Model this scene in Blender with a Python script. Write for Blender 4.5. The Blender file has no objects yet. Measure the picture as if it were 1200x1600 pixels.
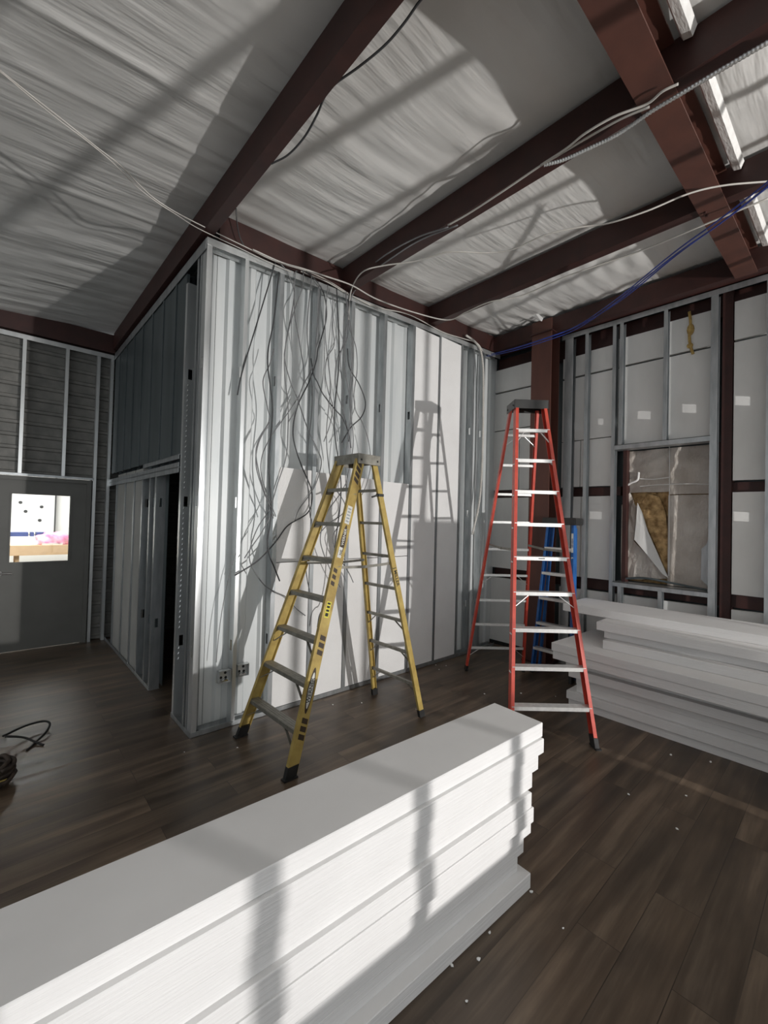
import bpy, bmesh, math, random
from mathutils import Vector, Matrix
random.seed(7)
S = bpy.context.scene
COL = S.collection
PI = math.pi

# ------------------------------------------------------------------ camera
F_PX, YAW, PITCH, ROLL = 675.49, 0.83495, 0.018271, 0.026401
CAM = Vector((-1.2095, -3.5382, 1.76))
fw = Vector((math.cos(YAW)*math.cos(PITCH), math.sin(YAW)*math.cos(PITCH), math.sin(PITCH)))
rt0 = Vector((math.sin(YAW), -math.cos(YAW), 0))
up0 = rt0.cross(fw)
cr, sr = math.cos(ROLL), math.sin(ROLL)
RT = cr*rt0 + sr*up0
UP = -sr*rt0 + cr*up0
cd = bpy.data.cameras.new('camera')
cam = bpy.data.objects.new('camera', cd); COL.objects.link(cam)
cd.sensor_fit = 'HORIZONTAL'; cd.sensor_width = 36.0
cd.lens = F_PX/1200*36.0
cd.clip_start = 0.05; cd.clip_end = 100
m = Matrix((RT, UP, -fw)).transposed().to_4x4(); m.translation = CAM
cam.matrix_world = m
S.camera = cam

# ------------------------------------------------------------------ light and exposure
S.view_settings.view_transform = 'Standard'; S.view_settings.look = 'None'
S.view_settings.gamma = 1.0; S.view_settings.use_curve_mapping = False
S.view_settings.exposure = 0.0
w = bpy.data.worlds.new('world'); S.world = w; w.use_nodes = True
w.node_tree.nodes['Background'].inputs[0].default_value = (0.93, 0.97, 1.0, 1)
# added directional fill: the world shines stronger from behind the camera
_nt = w.node_tree; _tc = _nt.nodes.new('ShaderNodeTexCoord'); _dp = _nt.nodes.new('ShaderNodeVectorMath'); _dp.operation = 'DOT_PRODUCT'
_dp.inputs[1].default_value = (-0.12, -0.99, 0.0); _nt.links.new(_tc.outputs['Generated'], _dp.inputs[0])
_mr = _nt.nodes.new('ShaderNodeMapRange'); _mr.inputs['From Min'].default_value = -0.2; _mr.inputs['From Max'].default_value = 1.0
_mr.inputs['To Min'].default_value = 0.33; _mr.inputs['To Max'].default_value = 1.02
_nt.links.new(_dp.outputs['Value'], _mr.inputs['Value']); _nt.links.new(_mr.outputs['Result'], _nt.nodes['Background'].inputs[1])
def lamp(name, kind, loc, power, color=(1,1,1), **kw):
    d = bpy.data.lights.new(name, kind); d.energy = power; d.color = color
    for k, v in kw.items(): setattr(d, k, v)
    o = bpy.data.objects.new(name, d); COL.objects.link(o); o.location = loc
    return o
# work lamp standing in the hall some way behind the photographer
lamp('work_lamp_light', 'POINT', (2.4, -9.2, 1.5), 1750, (1.0, 0.965, 0.935), shadow_soft_size=0.045)
# ceiling light of the bright room beyond the door
a = lamp('next_room_light', 'AREA', (-1.6, 5.3, 2.9), 190, (1, 0.99, 0.96), shape='RECTANGLE', size=2.6, size_y=2.0)

# ------------------------------------------------------------------ materials
def new_mat(name):
    m = bpy.data.materials.new(name); m.use_nodes = True
    nt = m.node_tree; b = nt.nodes['Principled BSDF']
    return m, nt, b
def N(nt, t, **kw):
    n = nt.nodes.new(t)
    for k, v in kw.items(): setattr(n, k, v)
    return n
def coords(nt, scale=(1,1,1), kind='Object'):
    tc = N(nt, 'ShaderNodeTexCoord'); mp = N(nt, 'ShaderNodeMapping')
    mp.inputs['Scale'].default_value = scale
    nt.links.new(tc.outputs[kind], mp.inputs['Vector'])
    return mp.outputs['Vector']
def noise(nt, vec, scale, detail=4, rough=0.55):
    n = N(nt, 'ShaderNodeTexNoise'); n.inputs['Scale'].default_value = scale
    n.inputs['Detail'].default_value = detail; n.inputs['Roughness'].default_value = rough
    nt.links.new(vec, n.inputs['Vector']); return n.outputs['Fac']
def ramp(nt, fac, stops):
    r = N(nt, 'ShaderNodeValToRGB'); e = r.color_ramp.elements
    while len(e) < len(stops): e.new(0.5)
    for i, (p, c) in enumerate(stops):
        e[i].position = p; e[i].color = (*c, 1) if len(c) == 3 else c
    nt.links.new(fac, r.inputs['Fac']); return r.outputs['Color']
def bump(nt, b, h, strength, dist=0.01):
    n = N(nt, 'ShaderNodeBump'); n.inputs['Strength'].default_value = strength
    n.inputs['Distance'].default_value = dist
    nt.links.new(h, n.inputs['Height']); nt.links.new(n.outputs['Normal'], b.inputs['Normal'])
def simple(name, c1, c2=None, rough=0.5, metal=0.0, scale=6, stretch=(1,1,1), bstr=0.1, bdist=0.004, kind='Object', detail=4, spec=0.5):
    m, nt, b = new_mat(name)
    if c2 is None: c2 = tuple(x*0.85 for x in c1)
    v = coords(nt, stretch, kind); f = noise(nt, v, scale, detail)
    nt.links.new(ramp(nt, f, [(0.35, c2), (0.65, c1)]), b.inputs['Base Color'])
    b.inputs['Roughness'].default_value = rough; b.inputs['Metallic'].default_value = metal
    b.inputs['Specular IOR Level'].default_value = spec
    if bstr: bump(nt, b, f, bstr, bdist)
    return m
M = {}
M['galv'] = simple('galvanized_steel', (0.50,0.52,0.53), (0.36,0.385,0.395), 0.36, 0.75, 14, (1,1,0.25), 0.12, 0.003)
M['galv_bright'] = simple('bright_galvanized_steel', (0.72,0.74,0.74), (0.60,0.62,0.62), 0.3, 0.7, 10, (1,1,0.2), 0.1, 0.003)
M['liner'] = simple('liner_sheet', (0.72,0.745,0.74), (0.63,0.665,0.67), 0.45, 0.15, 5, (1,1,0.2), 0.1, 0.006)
M['liner_dark'] = simple('shade_darkened_liner_sheet', (0.12,0.142,0.148), (0.08,0.10,0.105), 0.42, 0.4, 4, (1,1,0.25), 0.1, 0.006)  # liner sheet darkened in colour to keep the left return in shade
M['siding'] = simple('ribbed_siding', (0.20,0.195,0.18), (0.14,0.14,0.13), 0.6, 0.1, 8, (1,1,1), 0.1)
M['iron'] = simple('red_oxide_iron', (0.048,0.015,0.012), (0.034,0.012,0.010), 0.55, 0.0, 7, (1,1,1), 0.12, 0.003)
M['iron_col'] = simple('red_oxide_iron_column', (0.105,0.040,0.028), (0.075,0.030,0.022), 0.55, 0.0, 5, (1,1,0.3), 0.12, 0.003)
M['door'] = simple('grey_door_paint', (0.125,0.125,0.115), (0.11,0.11,0.10), 0.5, 0.0, 3)
M['black'] = simple('black_rubber', (0.02,0.02,0.02), (0.012,0.012,0.012), 0.6)
M['blackplastic'] = simple('black_plastic', (0.035,0.035,0.033), (0.02,0.02,0.02), 0.45)
M['dark'] = simple('dark_void_lining', (0.02,0.02,0.02), (0.015,0.015,0.015), 0.9, bstr=0)
M['yellow'] = simple('yellow_fibreglass', (0.52,0.39,0.12), (0.36,0.25,0.07), 0.4, 0, 9, (1,1,1), 0.1)
M['red'] = simple('red_fibreglass', (0.64,0.085,0.052), (0.50,0.06,0.04), 0.38, 0, 9)
M['blue'] = simple('blue_fibreglass', (0.02,0.12,0.36), (0.015,0.08,0.26), 0.4, 0, 9)
M['alu'] = simple('aluminium', (0.78,0.78,0.76), (0.68,0.68,0.66), 0.38, 0.55, 30, (1,1,1), 0.05)
M['alu_dull'] = simple('dull_aluminium', (0.33,0.32,0.28), (0.23,0.22,0.19), 0.5, 0.5, 20, (1,1,1), 0.1)
M['white_cable'] = simple('white_cable_jacket', (0.62,0.60,0.56), (0.52,0.50,0.46), 0.45, bstr=0)
M['grey_cable'] = simple('grey_cable_jacket', (0.22,0.225,0.23), (0.16,0.16,0.165), 0.45, bstr=0)
M['dark_cable'] = simple('dark_cable_jacket', (0.06,0.063,0.066), (0.035,0.035,0.037), 0.4, bstr=0)
M['blue_cable'] = simple('blue_cable_jacket', (0.03,0.06,0.36), (0.02,0.04,0.22), 0.4, bstr=0)
M['label_white'] = simple('white_sticker', (0.72,0.72,0.68), (0.62,0.62,0.58), 0.5, scale=40, bstr=0)
M['label_yellow'] = simple('yellow_sticker', (0.75,0.68,0.08), (0.62,0.55,0.05), 0.5, scale=60, bstr=0)
M['label_brown'] = simple('brown_print', (0.06,0.04,0.025), (0.045,0.03,0.02), 0.5, bstr=0)
M['ink'] = simple('black_ink', (0.015,0.015,0.012), (0.01,0.01,0.01), 0.6, bstr=0)
M['fibre'] = simple('yellow_glass_fibre', (0.62,0.42,0.20), (0.22,0.13,0.05), 0.95, 0, 14, (1,1,1), 0.8, 0.02, detail=8)
M['chrome'] = simple('chrome', (0.8,0.8,0.8), (0.7,0.7,0.7), 0.15, 1.0, bstr=0)
M['white_room'] = simple('white_painted_board', (0.86,0.87,0.85), (0.83,0.84,0.82), 0.6, bstr=0)
M['pink'] = simple('pink_plastic_film', (0.85,0.22,0.42), (0.9,0.5,0.62), 0.35, 0, 9, bstr=0.6, bdist=0.02)
M['tan'] = simple('tan_board', (0.75,0.52,0.30), (0.68,0.46,0.26), 0.6, 0, 10)
M['navy'] = simple('navy_blue_plastic', (0.03,0.06,0.22), (0.02,0.04,0.16), 0.5, bstr=0)
M['brown_rag'] = simple('brown_cable_coil', (0.07,0.05,0.035), (0.03,0.022,0.018), 0.7, 0, 20, bstr=0.5)
M['amber'] = simple('amber_foam', (0.55,0.38,0.12), (0.35,0.22,0.06), 0.6, 0, 25, bstr=0.5)

# foam board: fine beads, faint dirt
m, nt, b = new_mat('white_foam_board')
v = coords(nt); vo = N(nt, 'ShaderNodeTexVoronoi'); vo.inputs['Scale'].default_value = 160; nt.links.new(v, vo.inputs['Vector'])
n1 = noise(nt, v, 1.6, 5)
nt.links.new(ramp(nt, n1, [(0.3, (0.78,0.775,0.765)), (0.7, (0.86,0.86,0.85))]), b.inputs['Base Color'])
b.inputs['Roughness'].default_value = 0.85; b.inputs['Specular IOR Level'].default_value = 0.2
bump(nt, b, vo.outputs['Distance'], 0.35, 0.003); M['foam'] = m
# edge-cut foam with horizontal saw marks
m, nt, b = new_mat('sawn_foam_board')
v = coords(nt); v2 = coords(nt, (1.5,1.5,55)); n1 = noise(nt, v2, 2.0, 4); n2 = noise(nt, v, 2, 4)
nt.links.new(ramp(nt, n2, [(0.3, (0.74,0.735,0.73)), (0.7, (0.81,0.805,0.80))]), b.inputs['Base Color'])
b.inputs['Roughness'].default_value = 0.8; b.inputs['Specular IOR Level'].default_value = 0.2
bump(nt, b, n1, 0.5, 0.006); M['foam_cut'] = m
# right wall foam (greyer)
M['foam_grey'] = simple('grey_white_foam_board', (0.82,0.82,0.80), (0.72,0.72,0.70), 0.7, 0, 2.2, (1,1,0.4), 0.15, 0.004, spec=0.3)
M['foam_shaded'] = simple('shaded_foam_board', (0.36,0.36,0.34), (0.30,0.30,0.28), 0.8, 0, 2.2, (1,1,0.4), 0.15, 0.004, spec=0.3)  # foam darkened to hold the shade on the left return's strips
# ceiling insulation facing: wrinkled vinyl
m, nt, b = new_mat('white_vinyl_insulation_facing')
v = coords(nt, (0.55,4.2,1)); n1 = noise(nt, v, 2.6, 3, 0.5)
v2 = coords(nt, (0.3,2.2,1)); n2 = noise(nt, v2, 2.0, 2)
vm = coords(nt, (0.8,0.9,1)); nm_ = noise(nt, vm, 1.7, 2)
mk = N(nt, 'ShaderNodeMapRange'); mk.inputs['From Min'].default_value = 0.36; mk.inputs['From Max'].default_value = 0.58
nt.links.new(nm_, mk.inputs['Value'])
ml = N(nt, 'ShaderNodeMath', operation='MULTIPLY'); nt.links.new(n1, ml.inputs[0]); nt.links.new(mk.outputs['Result'], ml.inputs[1])
mx = N(nt, 'ShaderNodeMath', operation='ADD'); nt.links.new(ml.outputs[0], mx.inputs[0]); nt.links.new(n2, mx.inputs[1])
v3 = coords(nt); n3 = noise(nt, v3, 1.2, 4)
nt.links.new(ramp(nt, n3, [(0.3, (0.66,0.66,0.64)), (0.7, (0.76,0.76,0.74))]), b.inputs['Base Color'])
b.inputs['Roughness'].default_value = 0.42; b.inputs['Specular IOR Level'].default_value = 0.45
bump(nt, b, mx.outputs[0], 0.55, 0.035); M['vinyl'] = m
M['vinyl_bright'] = simple('bright_vinyl_seam', (0.88,0.88,0.86), (0.78,0.78,0.76), 0.35, 0, 20, (1,3,1), 0.4, 0.01)
# window opening insulation facing, aged
m, nt, b = new_mat('aged_insulation_facing')
v = coords(nt, (1,2,1)); n1 = noise(nt, v, 7, 6); n2 = noise(nt, coords(nt), 2.5, 5)
nt.links.new(ramp(nt, n2, [(0.3, (0.40,0.35,0.30)), (0.6, (0.60,0.56,0.51)), (0.75, (0.70,0.67,0.62))]), b.inputs['Base Color'])
b.inputs['Roughness'].default_value = 0.4; bump(nt, b, n1, 0.9, 0.03); M['aged'] = m
# plank floor (planks run along x)
m, nt, b = new_mat('dark_vinyl_plank_floor')
tc = N(nt, 'ShaderNodeTexCoord'); mp = N(nt, 'ShaderNodeMapping'); nt.links.new(tc.outputs['Object'], mp.inputs['Vector'])
br = N(nt, 'ShaderNodeTexBrick'); br.offset = 0.37; br.inputs['Scale'].default_value = 1.0
br.inputs['Brick Width'].default_value = 1.22; br.inputs['Row Height'].default_value = 0.18
br.inputs['Mortar Size'].default_value = 0.0018; br.inputs['Mortar Smooth'].default_value = 0.2; br.inputs['Bias'].default_value = 0
br.inputs['Color1'].default_value = (0.35,0.35,0.35,1); br.inputs['Color2'].default_value = (0.65,0.65,0.65,1); br.inputs['Mortar'].default_value = (0,0,0,1)
nt.links.new(mp.outputs['Vector'], br.inputs['Vector'])
# each plank shifts the grain
sx = N(nt, 'ShaderNodeVectorMath', operation='MULTIPLY_ADD')
nt.links.new(br.outputs['Color'], sx.inputs[0]); sx.inputs[1].default_value = (37, 11, 5); nt.links.new(mp.outputs['Vector'], sx.inputs[2])
mp2 = N(nt, 'ShaderNodeMapping'); mp2.inputs['Scale'].default_value = (0.55, 7.5, 1); nt.links.new(sx.outputs[0], mp2.inputs['Vector'])
g1 = noise(nt, mp2.outputs['Vector'], 1.6, 7, 0.6)
mp3 = N(nt, 'ShaderNodeMapping'); mp3.inputs['Scale'].default_value = (0.8, 2.2, 1); nt.links.new(sx.outputs[0], mp3.inputs['Vector'])
g2 = noise(nt, mp3.outputs['Vector'], 1.4, 3)
c1 = ramp(nt, g1, [(0.28, (0.052,0.036,0.024)), (0.5, (0.100,0.072,0.050)), (0.72, (0.20,0.152,0.110))])
c2 = ramp(nt, g2, [(0.32, (0.55,0.55,0.55)), (0.7, (1.35,1.32,1.28))])
mm = N(nt, 'ShaderNodeMix', data_type='RGBA', blend_type='MULTIPLY'); mm.inputs['Factor'].default_value = 1
nt.links.new(c1, mm.inputs['A']); nt.links.new(c2, mm.inputs['B'])
m2 = N(nt, 'ShaderNodeMix', data_type='RGBA', blend_type='MULTIPLY'); m2.inputs['Factor'].default_value = 1
nt.links.new(mm.outputs['Result'], m2.inputs['A'])
nt.links.new(ramp(nt, br.outputs['Fac'], [(0.0, (1,1,1)), (1.0, (0.45,0.45,0.45))]), m2.inputs['B'])
nt.links.new(m2.outputs['Result'], b.inputs['Base Color'])
nt.links.new(ramp(nt, g1, [(0.3, (0.34,)*3), (0.7, (0.48,)*3)]), b.inputs['Roughness'])
bump(nt, b, g1, 0.08, 0.003); M['floor'] = m
# glass
m, nt, b = new_mat('door_glass')
b.inputs['Base Color'].default_value = (0.97,0.99,0.98,1); b.inputs['Roughness'].default_value = 0.0
b.inputs['Transmission Weight'].default_value = 1.0; b.inputs['IOR'].default_value = 1.45; M['glass'] = m

# ------------------------------------------------------------------ mesh helpers
def obj(name, bm, mat, parent=None, smooth=False):
    bmesh.ops.recalc_face_normals(bm, faces=bm.faces)
    me = bpy.data.meshes.new(name); bm.to_mesh(me); bm.free()
    me.materials.append(M[mat] if isinstance(mat, str) else mat)
    if smooth:
        for p in me.polygons: p.use_smooth = True
    o = bpy.data.objects.new(name, me); COL.objects.link(o)
    if parent: o.parent = parent
    return o
def tag(o, label, cat, group=None):
    o['label'] = label; o['category'] = cat
    if group: o['group'] = group
    return o
def struct(name, bm, mat, parent=None, **k):
    o = obj(name, bm, mat, parent, **k); o['kind'] = 'structure'; return o
def empty(name, loc=(0,0,0), rz=0, label=None, cat=None, group=None):
    o = bpy.data.objects.new(name, None); COL.objects.link(o); o.location = loc; o.rotation_euler = (0,0,rz)
    o.empty_display_size = 0.1
    if label: tag(o, label, cat, group)
    return o
def box(bm, x0, x1, y0, y1, z0, z1, zs=0.0):
    """axis box; zs = rise of the top and bottom per metre of x"""
    vs = [bm.verts.new((x, y, z + zs*x)) for z in (z0, z1) for y in (y0, y1) for x in (x0, x1)]
    for f in ((0,2,3,1),(4,5,7,6),(0,1,5,4),(2,6,7,3),(0,4,6,2),(1,3,7,5)): bm.faces.new([vs[i] for i in f])
def bbox(*a, **k):
    bm = bmesh.new(); box(bm, *a, **k); return bm
def prism(bm, poly, A, B, ex, ey):
    """sweep 2D polygon (in ex, ey) from A to B"""
    A = Vector(A); B = Vector(B); ex = Vector(ex); ey = Vector(ey)
    a = [bm.verts.new(A + ex*p[0] + ey*p[1]) for p in poly]
    c = [bm.verts.new(B + ex*p[0] + ey*p[1]) for p in poly]
    n = len(poly)
    for i in range(n): bm.faces.new([a[i], a[(i+1)%n], c[(i+1)%n], c[i]])
    bm.faces.new(a[::-1]); bm.faces.new(c)
def rect(x0, x1, y0, y1): return [(x0,y0),(x1,y0),(x1,y1),(x0,y1)]
def bar(bm, A, B, wx, wy, side=None):
    A = Vector(A); B = Vector(B); d = (B-A).normalized()
    s = Vector(side) if side else (Vector((0,0,1)) if abs(d.z) < 0.95 else Vector((1,0,0)))
    ex = d.cross(s).normalized(); ey = ex.cross(d).normalized()
    prism(bm, rect(-wx/2, wx/2, -wy/2, wy/2), A, B, ex, ey)
def catmull(pts, n=8):
    pts = [Vector(p) for p in pts]
    if len(pts) < 3: return pts
    q = [2*pts[0]-pts[1]] + pts + [2*pts[-1]-pts[-2]]; out = []
    for i in range(1, len(q)-2):
        for k in range(n):
            t = k/n; p0, p1, p2, p3 = q[i-1:i+3]
            out.append(0.5*((2*p1) + (p2-p0)*t + (2*p0-5*p1+4*p2-p3)*t*t + (3*p1-p0-3*p2+p3)*t**3))
    out.append(pts[-1]); return out
def tube(bm, pts, r, seg=8, sm=8, rib=0.0, ribn=0):
    p = catmull(pts, sm)
    if ribn:      # resample evenly for ribbed conduit
        L = [0]
        for i in range(1, len(p)): L.append(L[-1] + (p[i]-p[i-1]).length)
        n = int(L[-1]/ribn); q = []; j = 0
        for k in range(n+1):
            t = L[-1]*k/n
            while j < len(L)-2 and L[j+1] < t: j += 1
            q.append(p[j].lerp(p[j+1], (t-L[j])/max(1e-9, L[j+1]-L[j])))
        p = q
    rings = []; nrm = None
    for i, c in enumerate(p):
        d = (p[min(i+1, len(p)-1)] - p[max(i-1, 0)]).normalized()
        if nrm is None:
            nrm = d.orthogonal().normalized()
        nrm = (nrm - d*nrm.dot(d)).normalized(); bn = d.cross(nrm)
        rr = r + (rib if i % 2 else 0)
        rings.append([bm.verts.new(c + rr*(nrm*math.cos(2*PI*k/seg) + bn*math.sin(2*PI*k/seg))) for k in range(seg)])
    for a_, b_ in zip(rings, rings[1:]):
        for k in range(seg): bm.faces.new([a_[k], a_[(k+1)%seg], b_[(k+1)%seg], b_[k]])
    bm.faces.new(rings[0][::-1]); bm.faces.new(rings[-1])
def ray(px, py): return RT*((px-600)/F_PX) + UP*((800-py)/F_PX) + fw
def at(px, py, ax, val):
    """point of the plane  axis = value  that the photograph shows at (px, py)"""
    d = ray(px, py); return CAM + d*((val-CAM[ax])/d[ax])
def text_mesh(s, size, ext=0.0006):
    cu = bpy.data.curves.new('txt', 'FONT'); cu.body = s; cu.size = size; cu.extrude = ext
    cu.align_x = 'CENTER'; cu.align_y = 'CENTER'; cu.offset = size*0.012
    o = bpy.data.objects.new('txt', cu); COL.objects.link(o)
    bpy.context.view_layer.update()
    me = bpy.data.meshes.new_from_object(o.evaluated_get(bpy.context.evaluated_depsgraph_get()))
    bpy.data.objects.remove(o); bpy.data.curves.remove(cu)
    return me

SL = 0.048                                   # roof rises this much per metre of x
def zb(x): return 4.03 + SL*x                # underside of the roof steel
XR = 4.19                                    # inner face of the window wall's studs
YF = 3.49                                    # inner face of the far wall's studs
ORD = ['first','second','third','fourth','fifth','sixth','seventh','eighth','ninth','tenth','eleventh','twelfth']

# ------------------------------------------------------------------ the setting
bm = bmesh.new(); box(bm, -5, 4.75, -10.5, 8.0, -0.1, 0.0); struct('floor', bm, 'floor')

# ceiling: sagging, wrinkled insulation facing between the purlins
PURL = [(-3.9), (-2.6), (-1.3), (0.0), (1.36), (2.66), (4.02)]
PURL_IN = [0.0, 1.36, 2.66, 4.02]
def ceil_z(x, y):
    z = zb(x) + 0.245
    ps = [-7.0, -3.6, 0.07, 1.43, 2.73, 4.15, 5.4]
    for a_, b_ in zip(ps, ps[1:]):
        if a_ <= x < b_:
            t = (x-a_)/(b_-a_); z -= 0.035*math.sin(PI*t)**2
    # folds running along x
    z += 0.006*math.sin(y*9.0 + 1.3*math.sin(x*1.1)) * (0.5+0.5*math.sin(y*1.7+x*0.8))
    z += 0.0045*math.sin(y*23.0 + 2.1*math.sin(x*1.7+y) ) * max(0, math.sin(y*0.9+x*1.9+1))
    if x < 0.1:                               # taut seams in the left bay
        for yc, hh in ((-0.85, 0.012), (-0.44, 0.008), (0.55, 0.007)):
            z -= hh*math.exp(-((y-yc)/0.03)**2)
    near = max(0.0, 1 - abs(x-4.0)/1.3)       # tight gathers over the window wall
    z += 0.014*near*math.sin(y*31 + 2*math.sin(x*3))*(0.5+0.5*math.sin(x*5+y))
    e_ = max(0.0, 1 - abs(y+2.785)/0.16)     # lies flat on the rafter
    return z + (max(zb(x)+0.232, z) - z)*min(1, 2*e_)
bm = bmesh.new(); nx, ny = 150, 520
X0, X1, Y0, Y1 = -5.0, 4.65, -7.5, 3.75
vs = [[bm.verts.new((X0+(X1-X0)*i/nx, Y0+(Y1-Y0)*j/ny, ceil_z(X0+(X1-X0)*i/nx, Y0+(Y1-Y0)*j/ny))) for j in range(ny+1)] for i in range(nx+1)]
for i in range(nx):
    for j in range(ny): bm.faces.new([vs[i][j], vs[i+1][j], vs[i+1][j+1], vs[i][j+1]])
ceil = struct('ceiling', bm, 'vinyl', smooth=True)
# roof sheet above the insulation keeps the room closed
struct('trim_1', bbox(-5, 4.65, -7.5, 3.75, 4.42, 4.45, zs=SL), 'dark')

def corrugated(u0, u1, rib, depth, zf, z0, z1, place, top=0.045, flank=0.02):
    """vertical trapezoid ribs; place(u, d, z) -> world point"""
    bm = bmesh.new(); us = []; u = u0
    prof = [(0, 0), (rib-top-2*flank, 0), (rib-top-flank, depth), (rib-flank, depth)]
    while u < u1:
        for a_, d in prof:
            if u + a_ < u1: us.append((u+a_, d))
        u += rib
    us.append((u1, 0))
    lo = [bm.verts.new(place(u_, d, z0)) for u_, d in us]
    hi = [bm.verts.new(place(u_, d, z1 if not callable(z1) else z1(u_))) for u_, d in us]
    for i in range(len(us)-1): bm.faces.new([lo[i], lo[i+1], hi[i+1], hi[i]])
    r = bmesh.ops.extrude_face_region(bm, geom=list(bm.faces))
    off = Vector(place(0, 0.004, 0)) - Vector(place(0, 0, 0))
    for v_ in [g for g in r['geom'] if isinstance(g, bmesh.types.BMVert)]: v_.co -= off
    return bm
# partition facing the camera (front) and its left return
struct('wall_front', corrugated(0.10, XR+0.13, 0.195, 0.028, 0, 0.0, lambda u: zb(u)-0.03, lambda u, d, z: (u, 0.135-d, z)), 'liner')
bmw = corrugated(1.27, YF+0.1, 0.26, 0.028, 0, 0.0, lambda u: 4.0, lambda u, d, z: (0.135-d, u, z))
bm2 = corrugated(0.135, 0.50, 0.26, 0.028, 0, 0.0, lambda u: 4.0, lambda u, d, z: (0.135-d, u, z))
bm3 = corrugated(0.50, 1.27, 0.26, 0.028, 0, 2.24, lambda u: 4.0, lambda u, d, z: (0.135-d, u, z))
for extra in (bm2, bm3):
    me = bpy.data.meshes.new('t'); extra.to_mesh(me); extra.free(); bmw.from_mesh(me); bpy.data.meshes.remove(me)
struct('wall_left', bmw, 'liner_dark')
# far wall: lap profile siding
bm = bmesh.new(); z = 0.0
zs_ = []
while z < 4.2:
    zs_ += [(z, 0.0), (z+0.012, 0.022), (z+0.045, 0.022), (z+0.057, 0.0)]; z += 0.158
zs_.append((4.2, 0))
def seg_wall(bm, xa, xb, zlo, zhi):
    pts = [(zz, d) for zz, d in zs_ if zlo < zz < zhi]; pts = [(zlo, 0)] + pts + [(zhi, 0)]
    poly = [(d, zz) for zz, d in pts] + [(-0.02, zhi), (-0.02, zlo)]
    prism(bm, poly, (xa, YF+0.11, 0), (xb, YF+0.11, 0), (0,-1,0), (0,0,1))
seg_wall(bm, -5.0, -1.38, 0, 4.15); seg_wall(bm, -1.38, -0.22, 2.2, 4.15); seg_wall(bm, -0.22, 4.6, 0, 4.15)
struct('wall_far', bm, 'siding')
# outer wall behind the foam on the window side
bm = bmesh.new(); box(bm, 4.47, 4.5, -7.5, YF+0.1, 0, 4.5); struct('wall_right', bm, 'liner_dark')
struct('baseboard_right', bbox(4.28, 4.40, -7.4, 3.5, 0, 0.05), 'dark')

# ------------------------------------------------------------------ door in the far wall
d = empty('door_1', (-0.8, YF+0.02, 0)); d['kind'] = 'structure'
def dpart(name, bm, mat, parent=d):
    o = obj(name, bm, mat); o.parent = parent; o.matrix_parent_inverse = Matrix.Translation(-Vector(parent.location)); o['kind'] = 'structure'
    return o
wx0, wx1, wz0, wz1 = -1.035, -0.445, 1.11, 1.965
bm = bmesh.new(); y0, y1 = YF+0.03, YF+0.075
box(bm, -1.34, wx0, y0, y1, 0.01, 2.14); box(bm, wx1, -0.27, y0, y1, 0.01, 2.14)
box(bm, wx0, wx1, y0, y1, 0.01, wz0); box(bm, wx0, wx1, y0, y1, wz1, 2.14)
dpart('door_leaf', bm, 'door')
bm = bmesh.new()
for q in ((wx0-0.02, wx0, wz0-0.02, wz1+0.02), (wx1, wx1+0.02, wz0-0.02, wz1+0.02), (wx0, wx1, wz0-0.02, wz0), (wx0, wx1, wz1, wz1+0.02)):
    box(bm, q[0], q[1], y0-0.008, y1+0.008, q[2], q[3])
dpart('window_frame', bm, 'door')
dpart('glass_pane', bbox(wx0, wx1, y0+0.018, y0+0.024, wz0, wz1), 'glass')
bm = bmesh.new()
box(bm, -1.38, -1.34, YF, YF+0.14, 0, 2.19); box(bm, -0.27, -0.22, YF-0.0, YF+0.14, 0, 2.19); box(bm, -1.34, -0.27, YF, YF+0.14, 2.14, 2.19)
dpart('door_frame', bm, 'door')
bm = bmesh.new(); hx = at(4, 886, 1, YF).x
bmesh.ops.create_cone(bm, cap_ends=True, segments=24, radius1=0.035, radius2=0.03, depth=0.012, matrix=Matrix.Translation((hx-0.03, y0-0.008, 0.98)) @ Matrix.Rotation(PI/2, 4, 'X'))
tube(bm, [(hx-0.03, y0-0.01, 0.98), (hx-0.03, y0-0.05, 0.98), (hx, y0-0.06, 0.98), (hx+0.09, y0-0.055, 0.975)], 0.009)
dpart('door_handle', bm, 'chrome')

# ------------------------------------------------------------------ roof steel
def beam_y(name, x, y0, y1, depth, fl, label, group, z=None, mat='iron', cdir=1):
    """Z/C purlin running along y: web on the -x side, flanges to +x"""
    zz = zb(x) if z is None else z
    bm = bmesh.new(); t = 0.008
    poly = [(0,0),(fl,0),(fl,0.02),(fl-t,0.02),(fl-t,t),(t,t),(t,depth-t),(fl,depth-t),(fl,depth),(0,depth)]
    prism(bm, poly, (x, y0, zz), (x, y1, zz), (1,0,0), (0,0,1))
    return tag(obj(name, bm, mat), label, 'beam', group)
yb0 = -7.5
beam_y('steel_purlin', -0.035, yb0, 3.45, 0.222, 0.085, 'dark red steel purlin running over the left edge of the framed box', 'roof purlins')
beam_y('steel_purlin', 1.36, yb0, 0.02, 0.218, 0.10, 'dark red steel purlin crossing above the yellow ladder, with cables hung along it', 'roof purlins')
beam_y('steel_purlin', 2.66, yb0, 0.02, 0.218, 0.09, 'dark red steel purlin crossing above the red ladder, next to the window wall side', 'roof purlins')
bm = bmesh.new(); t = 0.008
prism(bm, [(0,0),(0.22,0),(0.22,t),(t,t),(t,0.2),(0.22,0.2),(0.22,0.21),(0,0.21)], (4.06, yb0, 4.215), (4.06, 3.4, 4.215), (1,0,0), (0,0,1))
tag(obj('eave_beam', bm, 'iron'), 'dark red steel eave beam along the top of the window wall', 'beam')
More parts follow.
